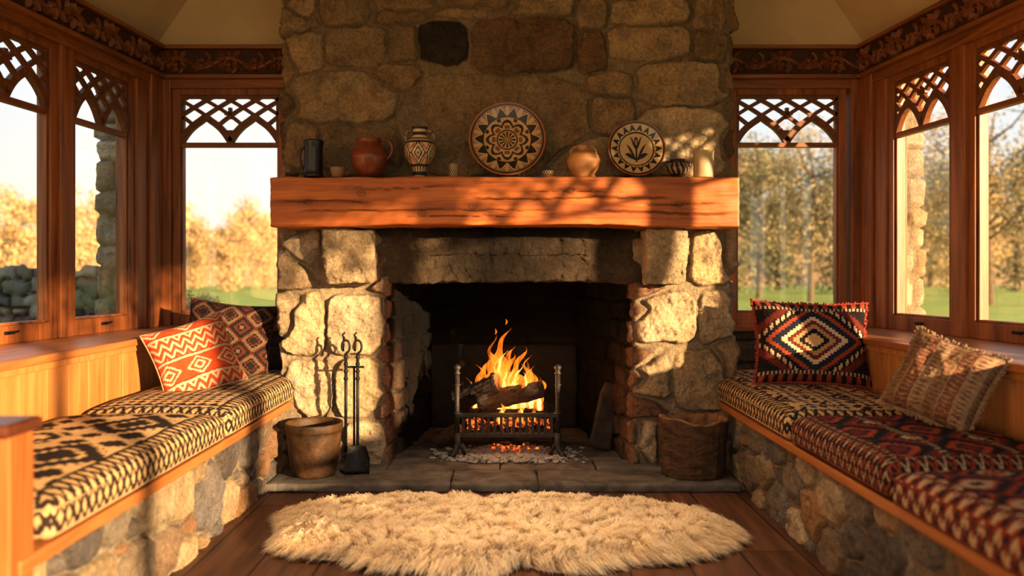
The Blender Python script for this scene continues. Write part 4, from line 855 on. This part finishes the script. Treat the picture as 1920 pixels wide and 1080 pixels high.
place('bush',-.385*11.5,11.5,.42,'small pale leafy shrub on the lawn just outside left back window','shrubs near the window')
k=60; xs=np.linspace(-160,160,k); Vv=[]
for j,(y,f) in enumerate(((85,0),(95,.6),(115,1),(140,1.1))):
    hgt=f*(9+2*np.sin(xs*.035+1)+1.5*fbm(P3(xs*.12,xs*0,j),4)); Vv.append(np.stack([xs,np.full(k,y),hgt-.1],1))
V=np.concatenate(Vv); Fh=gridfaces(4,k,True); struct(npmesh('hills',V,Fh,M['hill']))
# ------------------------------------------------------------------ light
w=bpy.data.worlds.new('sky'); SC.world=w; w.use_nodes=True; nt=w.node_tree; bg=nt.nodes['Background']
tc=N(nt,'ShaderNodeTexCoord'); sp=N(nt,'ShaderNodeSeparateXYZ'); nt.links.new(tc.outputs['Generated'],sp.inputs[0])
r=ramp(nt,[(0,(1,.88,.70)),(.08,(1,.93,.82)),(.22,(.80,.87,.94)),(.7,(.46,.62,.84))]); nt.links.new(sp.outputs['Z'],r.inputs['Fac'])
n=N(nt,'ShaderNodeTexNoise',Scale=3.0,Detail=5.0); nt.links.new(tc.outputs['Generated'],n.inputs['Vector'])
r2=ramp(nt,[(.45,(0,0,0)),(.7,(.6,.6,.6))]); nt.links.new(n.outputs['Fac'],r2.inputs['Fac']); mx=N(nt,'ShaderNodeMix',data_type='RGBA'); nt.links.new(r2.outputs['Color'],mx.inputs[0]); nt.links.new(r.outputs['Color'],mx.inputs[6]); mx.inputs[7].default_value=(1,.95,.88,1)
nt.links.new(mx.outputs[2],bg.inputs['Color']); bg.inputs['Strength'].default_value=1.1
L=bpy.data.lights.new('low_sun','SUN'); L.energy=14.5; L.color=(1,.69,.38); L.angle=math.radians(1.0); o=bpy.data.objects.new('low_sun',L); C.objects.link(o)
el=math.radians(9); az=math.radians(45); dv=Vector((-math.sin(az)*math.cos(el),math.cos(az)*math.cos(el),-math.sin(el))); o.rotation_euler=dv.to_track_quat('-Z','Y').to_euler()
for nme,loc,e in (('fire_glow',(.03,4.93,.58),13),('fire_glow_front',(.03,4.66,.40),3)):
    L=bpy.data.lights.new(nme,'POINT'); L.energy=e; L.color=(1,.38,.10); L.shadow_soft_size=.09; o=bpy.data.objects.new(nme,L); C.objects.link(o); o.location=loc
L=bpy.data.lights.new('added_rear_fill','AREA'); L.energy=9; L.color=(1,.74,.46); L.shape='RECTANGLE'; L.size=2.6; L.size_y=1.0; o=bpy.data.objects.new('added_rear_fill',L); C.objects.link(o); o.location=(0.3,-.2,2.95); o.rotation_euler=(Vector((0,3.3,.0))-Vector(o.location)).to_track_quat('-Z','Y').to_euler()  # added soft fill from behind the camera, no real fixture there
L=bpy.data.lights.new('added_rug_fill','AREA'); L.energy=14; L.color=(1,.78,.52); L.shape='DISK'; L.size=.6; L.spread=math.radians(62); o=bpy.data.objects.new('added_rug_fill',L); C.objects.link(o); o.location=(0,3.2,3.35)  # added overhead fill to brighten rug and floor, not a fixture of the room
cam=bpy.data.cameras.new('camera'); cam.lens=28; cam.sensor_width=36; cam.shift_x=15/1920; cam.shift_y=-25/1920; cam.dof.use_dof=True; cam.dof.focus_distance=4.3; cam.dof.aperture_fstop=1.2
o=bpy.data.objects.new('camera',cam); C.objects.link(o); o.location=(0,0,CH); o.rotation_euler=(math.pi/2,0,0); SC.camera=o
try:
    SC.view_settings.view_transform='Standard'; SC.view_settings.look='None'; SC.view_settings.exposure=0.12; SC.view_settings.gamma=0.87
except Exception as ex: print(ex)
